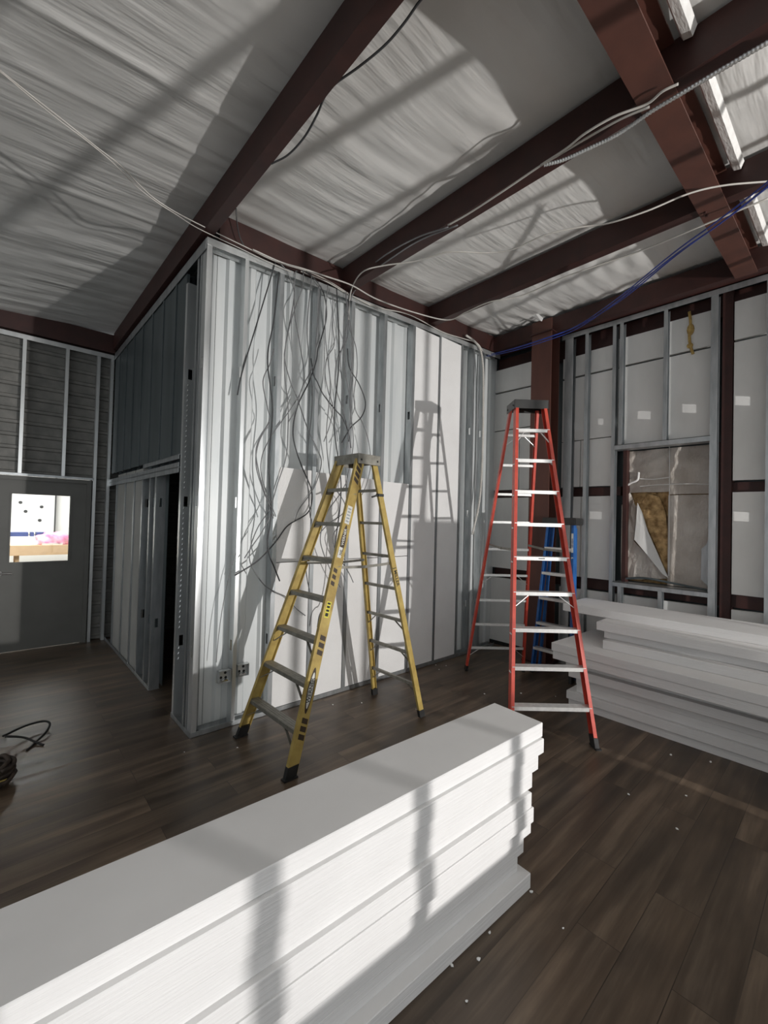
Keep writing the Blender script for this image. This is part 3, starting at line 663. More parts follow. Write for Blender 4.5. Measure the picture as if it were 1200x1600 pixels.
# cable down to the boxes
# ------------------------------------------------------------------ ladders
def ladder(name, label, base, th, K, sp, vf, S_, sep, w0, w1, u0, u1, rail, cap, stepm, rearm, rd=0.072, spread_z=0.55, braces=(1,), group=None, bootm='black', stepd=0.08):
    e = empty(name, (base[0], base[1], 0), th, label, 'ladder', group)
    Kt = K - 0.12; H = K*sp
    def fc(k): return Vector((0, vf*k, sp*k))
    vr = (S_ - sep - vf*K)/K
    def rc(k): return Vector((0, S_ - vr*k, sp*k))
    fd = (fc(1)-fc(0)).normalized(); rdv = (rc(1)-rc(0)).normalized()
    def rail_bm(p0, p1, side, depth, thick):
        bm = bmesh.new(); d_ = (p1-p0).normalized(); ex = Vector((side,0,0)); ex = (ex - d_*ex.dot(d_)).normalized(); ey = d_.cross(ex).normalized()
        t = 0.005; D = depth/2
        poly = [(0,-D),(0,D),(-thick,D),(-thick,D-t),(-t,D-t),(-t,-D+t),(-thick,-D+t),(-thick,-D)]
        prism(bm, poly, p0, p1, ex, ey); return bm
    rails = {}
    for s in (-1, 1):
        p0 = fc(0.12) + Vector((s*(w0-w1*0.12)/2, 0, 0)); p1 = fc(Kt) + Vector((s*(w0-w1*Kt)/2, 0, 0))
        ro = obj('front_rail', rail_bm(p0, p1, s, rd, 0.028), rail, e); rails[s] = (p0, p1, ro)
        # boot
        bm = bmesh.new(); q = fc(0) + Vector((s*(w0)/2, 0, 0))
        prism(bm, [(-0.045,-0.02),(0.04,-0.02),(0.04,0.014),(-0.045,0.014)], q+Vector((-s*0.012,0,0)), fc(0.28)+Vector((s*(w0-w1*0.28)/2 - s*0.012,0,0)), (0,1,0), (s,0,0))
        box(bm, q.x-0.012*s-0.024, q.x-0.012*s+0.024, -0.055, 0.05, 0, 0.012)
        obj('front_foot', bm, bootm, e)
        p0 = rc(0.12) + Vector((s*(u0-u1*0.12)/2, 0, 0)); p1 = rc(Kt) + Vector((s*(u0-u1*Kt)/2, 0, 0))
        obj('rear_rail', rail_bm(p0, p1, s, rd*0.62, 0.024), rail, e)
        bm = bmesh.new(); q = rc(0) + Vector((s*u0/2, 0, 0))
        prism(bm, [(-0.032,-0.018),(0.032,-0.018),(0.032,0.012),(-0.032,0.012)], q+Vector((-s*0.01,0,0)), rc(0.22)+Vector((s*(u0-u1*0.22)/2-s*0.01,0,0)), (0,1,0), (s,0,0))
        obj('rear_foot', bm, bootm, e)
    nst = int(K - 0.5)
    for k in range(1, nst+1):
        c_ = fc(k); hw = (w0-w1*k)/2 - 0.006
        bm = bmesh.new(); D = stepd
        poly = [(-D/2,-0.030),(-D/2+0.004,-0.030),(-D/2+0.004,-0.006),(D/2-0.004,-0.006),(D/2-0.004,-0.022),(D/2,-0.022),(D/2,0)]
        n_ = 8
        for q in range(n_+1):
            yy = D/2 - D*q/n_
            poly.append((yy, 0.0 if q in (0, n_) else (0.002 if q % 2 else 0.0)))
        poly = [p for i, p in enumerate(poly) if i == 0 or p != poly[i-1]]
        prism(bm, poly, c_ + Vector((-hw,0,0)), c_ + Vector((hw,0,0)), (0,1,0), (0,0,1))
        st = obj('step', bm, stepm, e)
        for s in (-1, 1):                       # gusset or diagonal brace
            if k in braces:
                bm = bmesh.new(); a0 = c_ + Vector((s*(hw-min(0.20, hw*0.55)), -0.02, -0.02)); b0 = fc(k-0.42) + Vector((s*((w0-w1*(k-0.42))/2-0.022), -0.02, 0))
                bar(bm, a0, b0, 0.004, 0.018, (0,1,0)); obj('step_brace', bm, stepm, e)
            else:
                bm = bmesh.new(); xx = s*hw
                vv = [c_+Vector((xx, dy, dz)) for dy, dz in ((-0.03,-0.006),)] 
                g = [bm.verts.new(c_+Vector((xx,-0.03,-0.008))), bm.verts.new(c_+Vector((xx-s*0.04,-0.03,-0.008))), bm.verts.new(c_+Vector((xx+s*0.012,-0.036,-0.055)))]
                g2 = [bm.verts.new(v_.co+Vector((0,0.05,0))) for v_ in g]
                bm.faces.new(g); bm.faces.new(g2[::-1])
                for i in range(3): bm.faces.new([g[i], g[(i+1)%3], g2[(i+1)%3], g2[i]])
                obj('gusset', bm, stepm, st)
    for k in range(1, nst+1):
        c_ = rc(k); hw = (u0-u1*k)/2 - 0.004; bm = bmesh.new()
        prism(bm, rect(-0.014, 0.014, -0.012, 0.012), c_+Vector((-hw,0,0)), c_+Vector((hw,0,0)), (0,1,0), (0,0,1))
        rg = obj('rear_rung', bm, rearm, e)
        if k == 1 or k in braces:
            for s in (-1, 1):
                bm = bmesh.new(); bar(bm, c_+Vector((s*(hw-0.13),0,-0.005)), rc(k-0.38)+Vector((s*((u0-u1*(k-0.38))/2-0.006),0,0)), 0.004, 0.016, (0,1,0)); obj('rung_brace', bm, rearm, e)
    # spreaders
    ks = spread_z*K
    for s in (-1, 1):
        a0 = fc(ks)+Vector((s*((w0-w1*ks)/2-0.034),0.02,0)); b0 = rc(ks)+Vector((s*((u0-u1*ks)/2-0.03),-0.01,0.0)); mid = (a0+b0)/2 + Vector((0,0,-0.012))
        bm = bmesh.new(); bar(bm, a0, mid, 0.004, 0.022); bar(bm, mid, b0, 0.004, 0.022)
        bmesh.ops.create_cone(bm, cap_ends=True, segments=12, radius1=0.013, radius2=0.013, depth=0.012, matrix=Matrix.Translation(mid) @ Matrix.Rotation(PI/2, 4, 'Y'))
        obj('spreader', bm, 'alu_dull', e)
    # cap
    zt = H - 0.045; y0_ = vf*K - 0.055; y1_ = vf*K + sep + 0.045; hw = (w0-w1*K)/2 + 0.02
    bm = bmesh.new(); box(bm, -hw, hw, y0_, y1_, zt+0.035, zt+0.055); box(bm, -hw, -hw+0.006, y0_, y1_, zt-0.03, zt+0.04); box(bm, hw-0.006, hw, y0_, y1_, zt-0.03, zt+0.04)
    box(bm, -hw, hw, y0_, y0_+0.006, zt-0.03, zt+0.04); box(bm, -hw, hw, y1_-0.006, y1_, zt-0.012, zt+0.04)
    bmesh.ops.bevel(bm, geom=[ed for ed in bm.edges], offset=0.002, segments=1, affect='EDGES')
    tc_ = obj('top_cap', bm, cap, e)
    for s in (-1, 1):
        for yy in (y0_+0.035, y1_-0.035):
            bm = bmesh.new(); bmesh.ops.create_uvsphere(bm, u_segments=8, v_segments=6, radius=0.009, matrix=Matrix.Translation((s*hw, yy, zt+0.005))); obj('rivet', bm, 'blackplastic', tc_)
    return e, rails, fc, rc, rd
def on_rail(p0, p1, s, t_along, wdt):
    """frame on the outer face of a front rail: origin, along (up), across (+y)"""
    d_ = (p1-p0).normalized(); ex = Vector((s,0,0)); ex = (ex-d_*ex.dot(d_)).normalized(); ey = d_.cross(ex).normalized()
    return p0 + d_*t_along, d_, ey, ex
def decal_poly(pts2, frame, off, th, mat, name, parent):
    o_, d_, ey, ex = frame; bm = bmesh.new()
    a_ = [bm.verts.new(o_ + d_*p[0] + ey*p[1] + ex*off) for p in pts2]; c_ = [bm.verts.new(o_ + d_*p[0] + ey*p[1] + ex*(off+th)) for p in pts2]
    bm.faces.new(a_[::-1]); bm.faces.new(c_); n = len(a_)
    for i in range(n): bm.faces.new([a_[i], a_[(i+1)%n], c_[(i+1)%n], c_[i]])
    return obj(name, bm, mat, parent)
def decal_text(s, size, frame, off, mat, parent, name='printed_name', flip=1):
    me = text_mesh(s, size); o_, d_, ey, ex = frame
    xax = d_*flip; zax = ex; yax = zax.cross(xax)
    mt = Matrix((xax, yax, zax)).transposed().to_4x4(); mt.translation = o_ + ex*off
    me.transform(mt); me.materials.clear(); me.materials.append(M[mat])
    o = bpy.data.objects.new(name, me); COL.objects.link(o); o.parent = parent; return o

# yellow ladder
ye, yr, yfc, yrc, yrd = ladder('step_ladder', 'yellow step ladder standing open in front of the framed partition', (0.326,-0.588), -1.557, 7.98, 0.288, 0.0931, 1.384, 0.15,
    0.775, 0.0600, 0.662, 0.0509, 'yellow', 'alu_dull', 'alu_dull', 'alu_dull', rd=0.085, spread_z=0.60, braces=(1,2,3))
p0, p1, ro = yr[1]
def F(t): return on_rail(p0, p1, 1, t, 0.08)
# stripes near the foot, oval maker's badge, stickers, stripes
def stripes(t, n, up=True, rail=ro):
    for i in range(n):
        q = t + i*0.052
        decal_poly([(q-0.013,-0.016),(q+0.022,-0.016),(q+0.012,0.034),(q-0.023,0.034)], F(0), 0.0006, 0.0008, 'label_brown', 'stripe', rail)
stripes(0.225, 3); stripes(0.79, 3)
def lens(cx, L, W, n=24):
    top = [(cx + L*math.cos(PI*i/n), W*math.sin(PI*i/n)**1.0*1.0) for i in range(n+1)]
    return [(cx+L*math.cos(2*PI*i/(2*n)), W*math.sin(2*PI*i/(2*n))*(1-0.25*abs(math.cos(2*PI*i/(2*n))))) for i in range(2*n)]
bd = decal_poly(lens(0.53, 0.155, 0.028), F(0), 0.0006, 0.0008, 'label_brown', 'maker_badge', ro)
decal_poly(lens(0.53, 0.122, 0.020), F(0), 0.0016, 0.0006, 'label_white', 'badge_field', ro)
decal_text('WERNER', 0.042, F(0.53), 0.0024, 'ink', ro, 'badge_lettering')
decal_poly([(1.04,-0.024),(1.16,-0.024),(1.16,0.018),(1.04,0.018)], F(0), 0.0006, 0.0008, 'label_yellow', 'warning_sticker', ro)
for i, (a_, b_) in enumerate(((1.05,1.075),(1.085,1.10),(1.112,1.128),(1.138,1.152))):
    decal_poly([(a_,-0.018),(b_,-0.018),(b_,0.010),(a_,0.010)], F(0), 0.0015, 0.0005, 'ink', 'sticker_print', ro)
for q in (1.30, 1.35, 1.40):
    decal_poly([(q-0.013,-0.030),(q+0.018,-0.030),(q+0.008,0.006),(q-0.023,0.006)], F(0), 0.0006, 0.0008, 'label_brown', 'stripe', ro)
decal_poly(lens(1.64, 0.13, 0.024), F(0), 0.0006, 0.0008, 'label_brown', 'maker_badge', ro)
decal_poly([(1.50,-0.026),(1.585,-0.026),(1.585,0.010),(1.50,0.010)], F(0), 0.002, 0.0008, 'label_white', 'capacity_sticker', ro)
decal_text('WERNER', 0.034, F(1.67), 0.0020, 'label_white', ro, 'badge_lettering')
decal_text('300', 0.030, F(1.542), 0.0030, 'ink', ro, 'capacity_number')
decal_poly([(1.78,-0.028),(1.93,-0.028),(1.93,0.020),(1.78,0.020)], F(0), 0.0006, 0.0008, 'label_white', 'rules_sticker', ro)
for i in range(5):
    decal_poly([(1.795+i*0.026,-0.020),(1.807+i*0.026,-0.020),(1.807+i*0.026,0.012),(1.795+i*0.026,0.012)], F(0), 0.0015, 0.0005, 'galv', 'sticker_print', ro)
for q in (2.16, 2.21, 2.26, 2.31):
    decal_poly([(q-0.005,-0.028),(q+0.028,-0.028),(q-0.002,0.022),(q-0.035,0.022)], F(0), 0.0006, 0.0008, 'label_brown', 'stripe', ro)
# rear near rail lettering, strap
rp0 = yrc(0.12)+Vector(((0.662-0.0509*0.12)/2,0,0)); rp1 = yrc(7.8)+Vector(((0.662-0.0509*7.8)/2,0,0))
rr = [o for o in ye.children if o.name.startswith('rear_rail')][1]
decal_text('J MILLER', 0.046, on_rail(rp0, rp1, 1, 1.26, 0.05), 0.0008, 'ink', rr, 'inked_name', flip=-1)
bm = bmesh.new(); q = rp0 + (rp1-rp0).normalized()*1.99
box(bm, q.x-0.032, q.x+0.006, q.y-0.030, q.y+0.030, q.z-0.012, q.z+0.012)
tube(bm, [q+Vector((-0.01,-0.03,0)), q+Vector((-0.02,-0.06,-0.012)), q+Vector((-0.02,-0.085,-0.02))], 0.008, 6, 3)
obj('strap', bm, 'blackplastic', rr)

# red ladder
re_, rrails, rfc, rrc, _ = ladder('step_ladder', 'tall red step ladder standing open beside the steel column', (2.14,-1.905), -0.722, 9.95, 0.2946, 0.0695, 1.72, 0.15,
    0.700, 0.0415, 0.705, 0.0420, 'red', 'blackplastic', 'alu', 'alu', rd=0.075, spread_z=0.52, braces=(4,9))
# small print on a step
stp = [o for o in re_.children if o.name.startswith('step') and not o.name.startswith('step_brace')][4]
me = text_mesh('WERNER', 0.014); mt = Matrix.Translation(rfc(5)+Vector((0,-0.0415,-0.014))) @ Matrix.Rotation(PI/2, 4, 'X'); me.transform(mt); me.materials.clear(); me.materials.append(M['ink'])
o = bpy.data.objects.new('printed_name', me); COL.objects.link(o); o.parent = stp

# blue ladder, folded and leaning in the corner by the column
bl = empty('step_ladder', (3.62, -1.15, 0), -PI/2-0.02, 'blue step ladder folded up behind the red ladder, by the steel column', 'ladder')
def bladder():
    e = bl; K = 6; sp = 0.297; lean = 0.028
    def fc(k): return Vector((0, lean*k, sp*k))
    for s in (-1, 1):
        a_ = fc(0.1)+Vector((s*0.25,0,0)); b_ = fc(5.98)+Vector((s*0.165,0,0))
        bm = bmesh.new(); d_ = (b_-a_).normalized(); ex = Vector((s,0,0)); ey = d_.cross(ex).normalized()
        D = 0.034; t = 0.004; th_ = 0.026
        prism(bm, [(0,-D),(0,D),(-th_,D),(-th_,D-t),(-t,D-t),(-t,-D+t),(-th_,-D+t),(-th_,-D)], a_, b_, ex, ey)
        ro_ = obj('front_rail', bm, 'blue', e)
        # badge on the flange side facing the room
        if s == 1:
            o_ = a_ + d_*1.42 + ey*0.0
            sg = -1 if ey.y > 0 else 1
            fr = (a_ + d_*1.42 - ex*0.013, d_, ex, Vector((0,-1,0)))
            off = 0.034
            decal_poly([(0.0,-0.012),(0.22,-0.012),(0.22,0.012),(0.0,0.012)], fr, off+0.0006, 0.0006, 'label_white', 'maker_badge', ro_)
            fr2 = (a_ + d_*1.53 - ex*0.013, d_, ex, Vector((0,-1,0)))
            decal_text('WERNER', 0.026, fr2, off+0.0016, 'navy', ro_, 'badge_lettering', flip=-1)
            fr3 = (a_ + d_*1.36 - ex*0.013, d_, ex, Vector((0,-1,0)))
            decal_text('6', 0.04, fr3, off+0.0008, 'label_white', ro_, 'size_number', flip=-1)
        bm = bmesh.new(); prism(bm, [(-0.04,-0.02),(0.04,-0.02),(0.04,0.012),(-0.04,0.012)], Vector((s*0.24,0,0)), fc(0.28)+Vector((s*0.236,0,0)), (0,1,0), (s,0,0)); obj('front_foot', bm, 'black', e)
        bm = bmesh.new(); a2 = Vector((s*0.22,0.10,0.0)); b2 = Vector((s*0.15,0.075+lean*5.8,1.72)); prism(bm, [(0,-0.02),(0,0.02),(-0.022,0.02),(-0.022,-0.02)], a2, b2, (s,0,0), (0,1,0)); obj('rear_rail', bm, 'blue', e)
    for k in range(1, 6):
        hw = 0.25-0.0145*k-0.006; bm = bmesh.new()
        prism(bm, [(-0.038,-0.028),(-0.034,-0.028),(-0.034,-0.004),(0.038,-0.004),(0.038,0.002),(-0.038,0.002)], fc(k)+Vector((-hw,0,0)), fc(k)+Vector((hw,0,0)), (0,1,0), (0,0,1)); obj('step', bm, 'alu', e)
        bm = bmesh.new(); prism(bm, rect(-0.01,0.01,-0.01,0.01), Vector((-hw+0.02, 0.10+0.01*k, sp*k-0.03)), Vector((hw-0.02, 0.10+0.01*k, sp*k-0.03)), (0,1,0), (0,0,1)); obj('rear_rung', bm, 'alu', e)
    bm = bmesh.new(); z_ = 1.80; yy = lean*5.9
    box(bm, -0.205, 0.205, yy-0.07, yy+0.13, z_-0.045, z_+0.04); bmesh.ops.bevel(bm, geom=list(bm.edges), offset=0.008, segments=2, affect='EDGES'); obj('top_cap', bm, 'blackplastic', e)
bladder()

# ------------------------------------------------------------------ foam sheet stacks
def foam_sheet(bm, L, W, T, ch=0.003):
    box(bm, 0, L, 0, W, 0, T); bmesh.ops.bevel(bm, geom=list(bm.edges), offset=ch, segments=1, affect='EDGES')
near = [  # from the top: end x, near-side y offset
 (0.935, 0.000), (0.925, -0.014), (0.885, -0.006), (0.835, -0.002), (0.800, -0.020), (0.812, -0.026), (0.828, -0.004), (0.775, 0.004), (0.735, 0.012), (0.775, -0.036)]
pos = ['topmost sheet', 'second sheet from the top', 'third sheet from the top', 'fourth sheet from the top', 'fifth sheet from the top', 'fifth sheet from the floor', 'fourth sheet from the floor', 'third sheet from the floor', 'second sheet from the floor', 'bottom sheet']
T = 0.0735
for i, (ex_, oy) in enumerate(near):
    bm = bmesh.new(); foam_sheet(bm, 2.6, 0.30 + random.uniform(-0.004, 0.006), T-0.0006)
    o = obj('foam_sheet', bm, 'foam_cut'); z = T*(9-i)
    ang = -0.040 + random.uniform(-0.004, 0.004) if i not in (0,) else -0.040
    dirv = Vector((math.cos(ang), math.sin(ang), 0))
    end = Vector((ex_, -2.437+oy, z)); o.location = end - dirv*2.6; o.rotation_euler = (0,0,ang)
    tag(o, f'white foam strip in the near stack, {pos[i]}', 'foam sheet', 'foam strips in the near stack')
# right stack: from the top (near face x, far end y, angle)
right = [(3.30, -1.42), (3.06, -1.86), (3.14, -1.90), (3.03, -1.93), (2.84, -1.53), (2.85, -1.54), (3.0, -1.60), (2.93, -1.66), (3.01, -1.70), (3.02, -1.70), (2.98, -1.62), (3.01, -1.63)]
T2 = 0.0775
pos2 = ['topmost sheet', 'second sheet from the top', 'third sheet from the top', 'fourth sheet from the top', 'fifth sheet, jutting out left', 'sixth sheet, right under the jutting one', 'sixth sheet from the floor', 'fifth sheet from the floor', 'fourth sheet from the floor', 'third sheet from the floor', 'second sheet from the floor', 'bottom sheet']
for i, (xf, ye_) in enumerate(right):
    bm = bmesh.new(); wd = 3.86-xf if i < 1 else 4.0-xf-0.05
    foam_sheet(bm, 2.44, wd, T2-0.0006)
    for v_ in bm.verts: v_.co = Vector((v_.co.y, -v_.co.x, v_.co.z))
    o = obj('foam_sheet', bm, 'foam_cut'); o.location = (xf, ye_, T2*(11-i)); o.rotation_euler = (0,0,random.uniform(-0.006,0.006) - (0.04 if i in (4,5) else 0))
    tag(o, f'white foam sheet in the right stack, {pos2[i]}', 'foam sheet', 'foam sheets in the right stack')

# ------------------------------------------------------------------ cables
def cable(name, label, pts, r, mat, group=None, cat='cable', rib=0, ribn=0, seg=6, sm=8):
    bm = bmesh.new(); tube(bm, [at(*p) if len(p) == 4 else Vector(p) for p in pts], r, seg, sm, rib, ribn)
    return tag(obj(name, bm, mat, smooth=not ribn), label, cat, group)
def Z(l, z): return [(x, y, 2, z) for x, y in l]
def Y(l, y0): return [(x, y, 1, y0) for x, y in l]
G1 = 'cables along the roof steel'
UPR = [(-40,80),(0,110),(50,150),(100,189),(150,229),(185,256),(215,286),(240,309),(272,330)]
cable('power_cable', 'long white cable swooping from the upper left to the partition corner, upper of a pair',
      Z(UPR, 3.93)+[(310,350,1,-0.06),(380,384,1,-0.04),(430,408,1,-0.03),(480,424,1,-0.03),(515,440,1,-0.03),(550,462,1,-0.03),(580,478,1,-0.03)], 0.0045, 'white_cable', G1)
cable('power_cable', 'long white cable swooping from the upper left to the partition corner, lower of a pair',
      Z([(-40,84),(0,112),(50,154),(95,190),(130,216),(175,253),(212,290),(245,316),(275,335)], 3.90)+[(310,357,1,-0.06),(375,388,1,-0.04),(425,412,1,-0.03),(455,425,1,-0.03)], 0.0036, 'white_cable', G1)
cable('power_cable', 'white cable drooping along the top of the partition to the second purlin', Y([(395,390),(440,410)], -0.05)+Y([(474,420),(510,432),(550,446),(590,468),(650,489)], -0.16)+[(700,500,2,4.06),(728,488,2,4.08),(765,472,2,4.1),(815,462,2,4.1),(890,430,2,4.1),(990,396,2,4.1),(1060,368,2,4.06),(1120,343,2,4.06),(1205,308,2,4.08)], 0.007, 'white_cable', G1)
cable('power_cable', 'pale cable lying on the partition top from the middle to the inner corner', Y([(470,424),(510,440),(545,460),(590,480),(640,492),(690,518),(720,528),(745,536),(754,548)], -0.02), 0.006, 'white_cable', G1)
cable('flexible_conduit', 'ribbed metal conduit clipped under the middle purlin at upper right', [(1215,57,2,4.045),(1200,66,2,4.045),(1130,107,2,4.045),(1065,146,2,4.045),(1015,176,2,4.045),(965,210,2,4.045),(920,232,2,4.045),(880,250,2,4.045),(850,258,2,4.045)], 0.009, 'galv_bright', cat='conduit', rib=0.003, ribn=0.008, seg=8)
cable('power_cable', 'white cable draped over the middle purlin, ending near the rafter', [(1060,131,2,4.03),(1035,143,2,4.03),(1010,163,2,4.03),(960,182,2,4.03),(915,208,2,4.03),(885,232,2,4.04),(845,258,2,4.04)], 0.007, 'white_cable', G1)
cable('power_cable', 'pale cable running down the middle purlin to the partition top', [(1015,167,2,4.02),(970,186,2,4.03),(920,214,2,4.04),(870,244,2,4.05),(840,262,2,4.05),(790,296,2,4.05),(735,332,2,4.06),(700,352,2,4.06)], 0.007, 'white_cable', G1)
cable('power_cable', 'grey cable curving off the middle purlin down over the partition, left strand', [(700,355,0,1.34),(650,372,0,1.33),(600,400,0,1.3),(565,430,1,-0.06),(548,455,1,-0.05),(543,480,1,-0.04)], 0.006, 'grey_cable', G1)
cable('power_cable', 'grey cable curving off the middle purlin down over the partition, right strand', [(715,352,0,1.36),(655,376,0,1.35),(605,408,0,1.32),(570,434,1,-0.08),(552,458,1,-0.05),(548,470,1,-0.04)], 0.006, 'grey_cable', G1)
cable('power_cable', 'white cable sagging across the middle of the ceiling between two purlins', [(1210,282,2,4.0),(1195,284,2,4.0),(1130,290,2,4.0),(1075,303,2,3.98),(1010,330,2,3.92),(950,349,2,3.9),(900,356,2,3.9),(850,368,2,3.9),(800,390,2,3.9),(760,395,2,3.92),(700,394,2,3.94),(650,408,2,3.96),(600,415,2,3.98),(568,424,2,3.98),(552,445,1,-0.12),(546,470,1,-0.06),(545,500,1,-0.05)], 0.006, 'white_cable', G1)
for i, (dx, dy) in enumerate(((0,0),(7,2),(-3,9))):
    cable('network_cable', ['uppermost', 'middle', 'lowest'][i]+' strand of the blue cable bundle drooping from the upper right to the inner corner',
      [(1210+dx,272+dy,2,3.8),(1190+dx,292+dy,2,3.8),(1120+dx,346+dy,2,3.82),(1050+dx,397+dy*0.8,2,3.85),(960+dx,470+dy*.7,2,3.9),(900,510+dy*.5,0,3.85),(850,529+dy*.5,0,3.85),(800,545+dy*.4,0,3.9),(757,556+dy*.2,0,4.0)], 0.0055, 'blue_cable', 'blue cable bundle')
cable('power_cable', 'dark cable curving out from behind the left purlin at the top', [(672,-15,2,4.1),(655,3,2,4.1),(630,38,2,4.08),(600,72,2,4.06),(560,105,2,4.05),(525,130,2,4.04),(508,150,2,4.04),(495,180,2,4.04),(475,215,2,4.03),(450,242,2,4.03),(424,256,2,4.03)], 0.006, 'dark_cable', G1)
cable('power_cable', 'thin dark cable end dropping beside the left purlin onto the partition', [(369,322,1,-0.1),(370,345,1,-0.06),(374,368,1,-0.04),(381,384,1,-0.03)], 0.005, 'dark_cable', G1)
cable('flexible_conduit', 'white ribbed conduit hanging at the right end of the front partition', Y([(728,524),(742,534),(751,548),(755,580),(755,640),(754,700),(752,750),(748,790),(738,835)], -0.03), 0.012, 'white_cable', cat='conduit', rib=0.004, ribn=0.012, seg=8)
cable('power_cable', 'grey cable hanging beside the ribbed conduit', Y([(735,530),(748,545),(750,600),(747,650),(748,700),(744,760),(741,810)], -0.02), 0.004, 'grey_cable')

hang = [
 ('dark', 'dark cable slanting left from the partition top down to the second stud', [(434,410),(431,408),(428,417),(421,441),(404,497),(385,559),(376,591),(371,617)]),
 ('grey', 'grey cable snaking down to a loop left of the yellow ladder head', [(434,408),(447,422),(457,445),(460,464),(454,497),(446,541),(445,563),(455,600),(464,621),(480,668),(495,700),(502,722),(495,752),(483,774),(467,796),(461,813)]),
 ('grey', 'grey cable crossing over itself above the low foam panels', [(465,424),(462,426),(460,456),(461,494),(469,541),(475,584),(471,610),(452,642),(430,672),(414,700),(408,722),(409,745),(418,774),(431,807)]),
 ('grey', 'long grey cable bulging left near the second stud and ending at the ladder steps', [(474,420),(473,447),(462,479),(452,512),(445,550),(445,587),(450,634),(450,670),(447,714),(433,758),(422,794),(403,824),(391,857),(392,882),(411,912),(430,925),(447,933),(462,950),(477,962)]),
 ('dark', 'thick dark cable in a wide S that ends pointing left of the low foam panels', [(478,424),(495,440),(507,462),(510,495),(503,525),(497,545),(494,565),(483,596),(465,634),(458,670),(461,697),(472,730),(485,760),(488,780),(480,802),(450,821),(431,846),(403,876),(367,899)]),
 ('grey', 'grey cable falling straight to behind the yellow ladder head', [(545,470),(542,475),(537,505),(537,531),(532,560),(535,606),(536,640),(546,682),(548,700)]),
 ('grey', 'grey cable bowing left just above the yellow ladder head', [(541,456),(542,484),(544,512),(541,533),(529,555),(524,578),(525,606),(535,638),(544,672),(549,700)]),
 ('grey', 'grey cable passing right of the yellow ladder head into the ladder', [(545,490),(546,512),(556,542),(558,578),(553,616),(556,642),(566,660),(576,690),(579,726),(574,752),(568,768),(560,782)]),
 ('dark', 'dark cable making a right hand bulge above the yellow ladder head', [(543,545),(546,574),(561,600),(571,629),(565,651),(548,668),(534,692)]),
 ('dark', 'dark cable running diagonally down to the yellow ladder head', [(486,560),(490,585),(496,597),(505,616),(522,638),(535,653),(543,672),(545,690)]),
 ('grey', 'thin grey cable hanging from the top track along the fourth stud', [(497,440),(499,456),(497,494),(494,531),(490,569),(472,606),(462,640),(450,660)]),
 ('grey', 'thin grey cable in a small loop between the third and fourth studs', [(519,462),(520,469),(520,512),(522,539),(511,559),(508,584),(513,612),(520,635),(515,665),(506,690)]),
 ('grey', 'thin grey cable looping at left beside the third stud', [(428,545),(422,568),(411,596),(418,637),(421,656),(404,692),(400,725),(408,757),(421,790),(427,810)]),
 ('grey', 'thin grey cable fanning down left of the third stud', [(421,660),(408,680),(400,705),(405,740),(417,780),(424,800),(410,830),(395,852),(382,872)]),
 ('dark', 'dark cable end curling right at the foot of the cable tangle', [(436,425),(428,500),(418,560),(426,640),(420,720),(424,790),(422,820),(418,845),(421,868),(428,885),(437,908)]),
 ('grey', 'grey cable crossing behind the upper steps of the yellow ladder', [(512,445),(508,520),(516,600),(510,680),(516,745),(522,761),(534,778),(539,790),(535,803),(514,818),(495,838)]),
 ('grey', 'grey cable bowing behind the middle steps of the yellow ladder', [(540,460),(551,540),(546,620),(552,690),(543,745),(539,758),(529,775),(512,800),(501,835),(504,860),(520,898),(532,918)]),
 ('grey', 'grey cable seen through the ladder, ending above its fifth step', [(546,470),(538,560),(548,640),(540,720),(541,800),(530,820),(520,840),(527,865),(545,895),(552,910)]),
 ('dark', 'short dark cable end hooking down behind the third step of the yellow ladder', [(526,450),(530,560),(522,660),(533,760),(524,850),(520,910),(512,945),(505,952),(499,962),(496,980)]),
 ('grey', 'thin grey cable hanging straight against the low foam panel', [(487,430),(480,520),(488,620),(480,720),(484,800),(487,815),(486,850),(478,880),(480,905),(484,925)]),
]
for i, (mt, lb, pts) in enumerate(hang):
    yv = -0.012 - 0.0055*i
    cable('hanging_cable', lb, [(x, y, 1, yv) for x, y in pts], 0.0062 if mt == 'dark' else 0.0048, mt+'_cable', 'cables hanging down the front partition')
cable('hanging_cable', 'thin wire running down the second stud into the left junction box', [(376,840,1,0.01),(358,900,1,0.01),(346,960,1,0.01),(340,1010,1,0.01),(338,1035,1,0.01)], 0.003, 'grey_cable')

# ------------------------------------------------------------------ things on the floor at left
e = empty('cable_coil', (-1.2, 0.17, 0), 0, 'dark brown coil of cable with loose black ends at the left edge', 'coil')
bm = bmesh.new(); random.seed(3)
for k in range(9):
    rr_ = 0.13 + random.uniform(-0.03, 0.03); zc = 0.02 + 0.014*k; ph = random.uniform(0, 6); ox, oy = random.uniform(-0.015,0.015), random.uniform(-0.015,0.015)
    tube(bm, [Vector((ox+rr_*math.cos(ph+2*PI*j/12), oy+rr_*math.sin(ph+2*PI*j/12), zc+0.008*math.sin(3*j+k))) for j in range(13)], 0.013, 8, 4)
obj('coil_loops', bm, 'brown_rag', e, smooth=True)
bm = bmesh.new(); tube(bm, [Vector((0.150*math.cos(a_), 0.150*math.sin(a_), 0.065+0.01*math.sin(4*a_))) for a_ in [2*PI*j/12 for j in range(13)]], 0.006, 6, 4)
f_ = obj('tie_strand', bm, 'yellow', e, smooth=True); f_['label'] = 'thin yellow strand round the coil'
def loc_pts(l): return [at(*p)-Vector((-1.2,0.17,0)) for p in l]
bm = bmesh.new(); tube(bm, loc_pts([(5,1150,2,0.09),(40,1134,2,0.07),(68,1127,2,0.06),(78,1131,2,0.05),(72,1144,2,0.03),(58,1158,2,0.012),(42,1172,2,0.008)]), 0.008, 8, 8); obj('loose_end', bm, 'black', e, smooth=True)
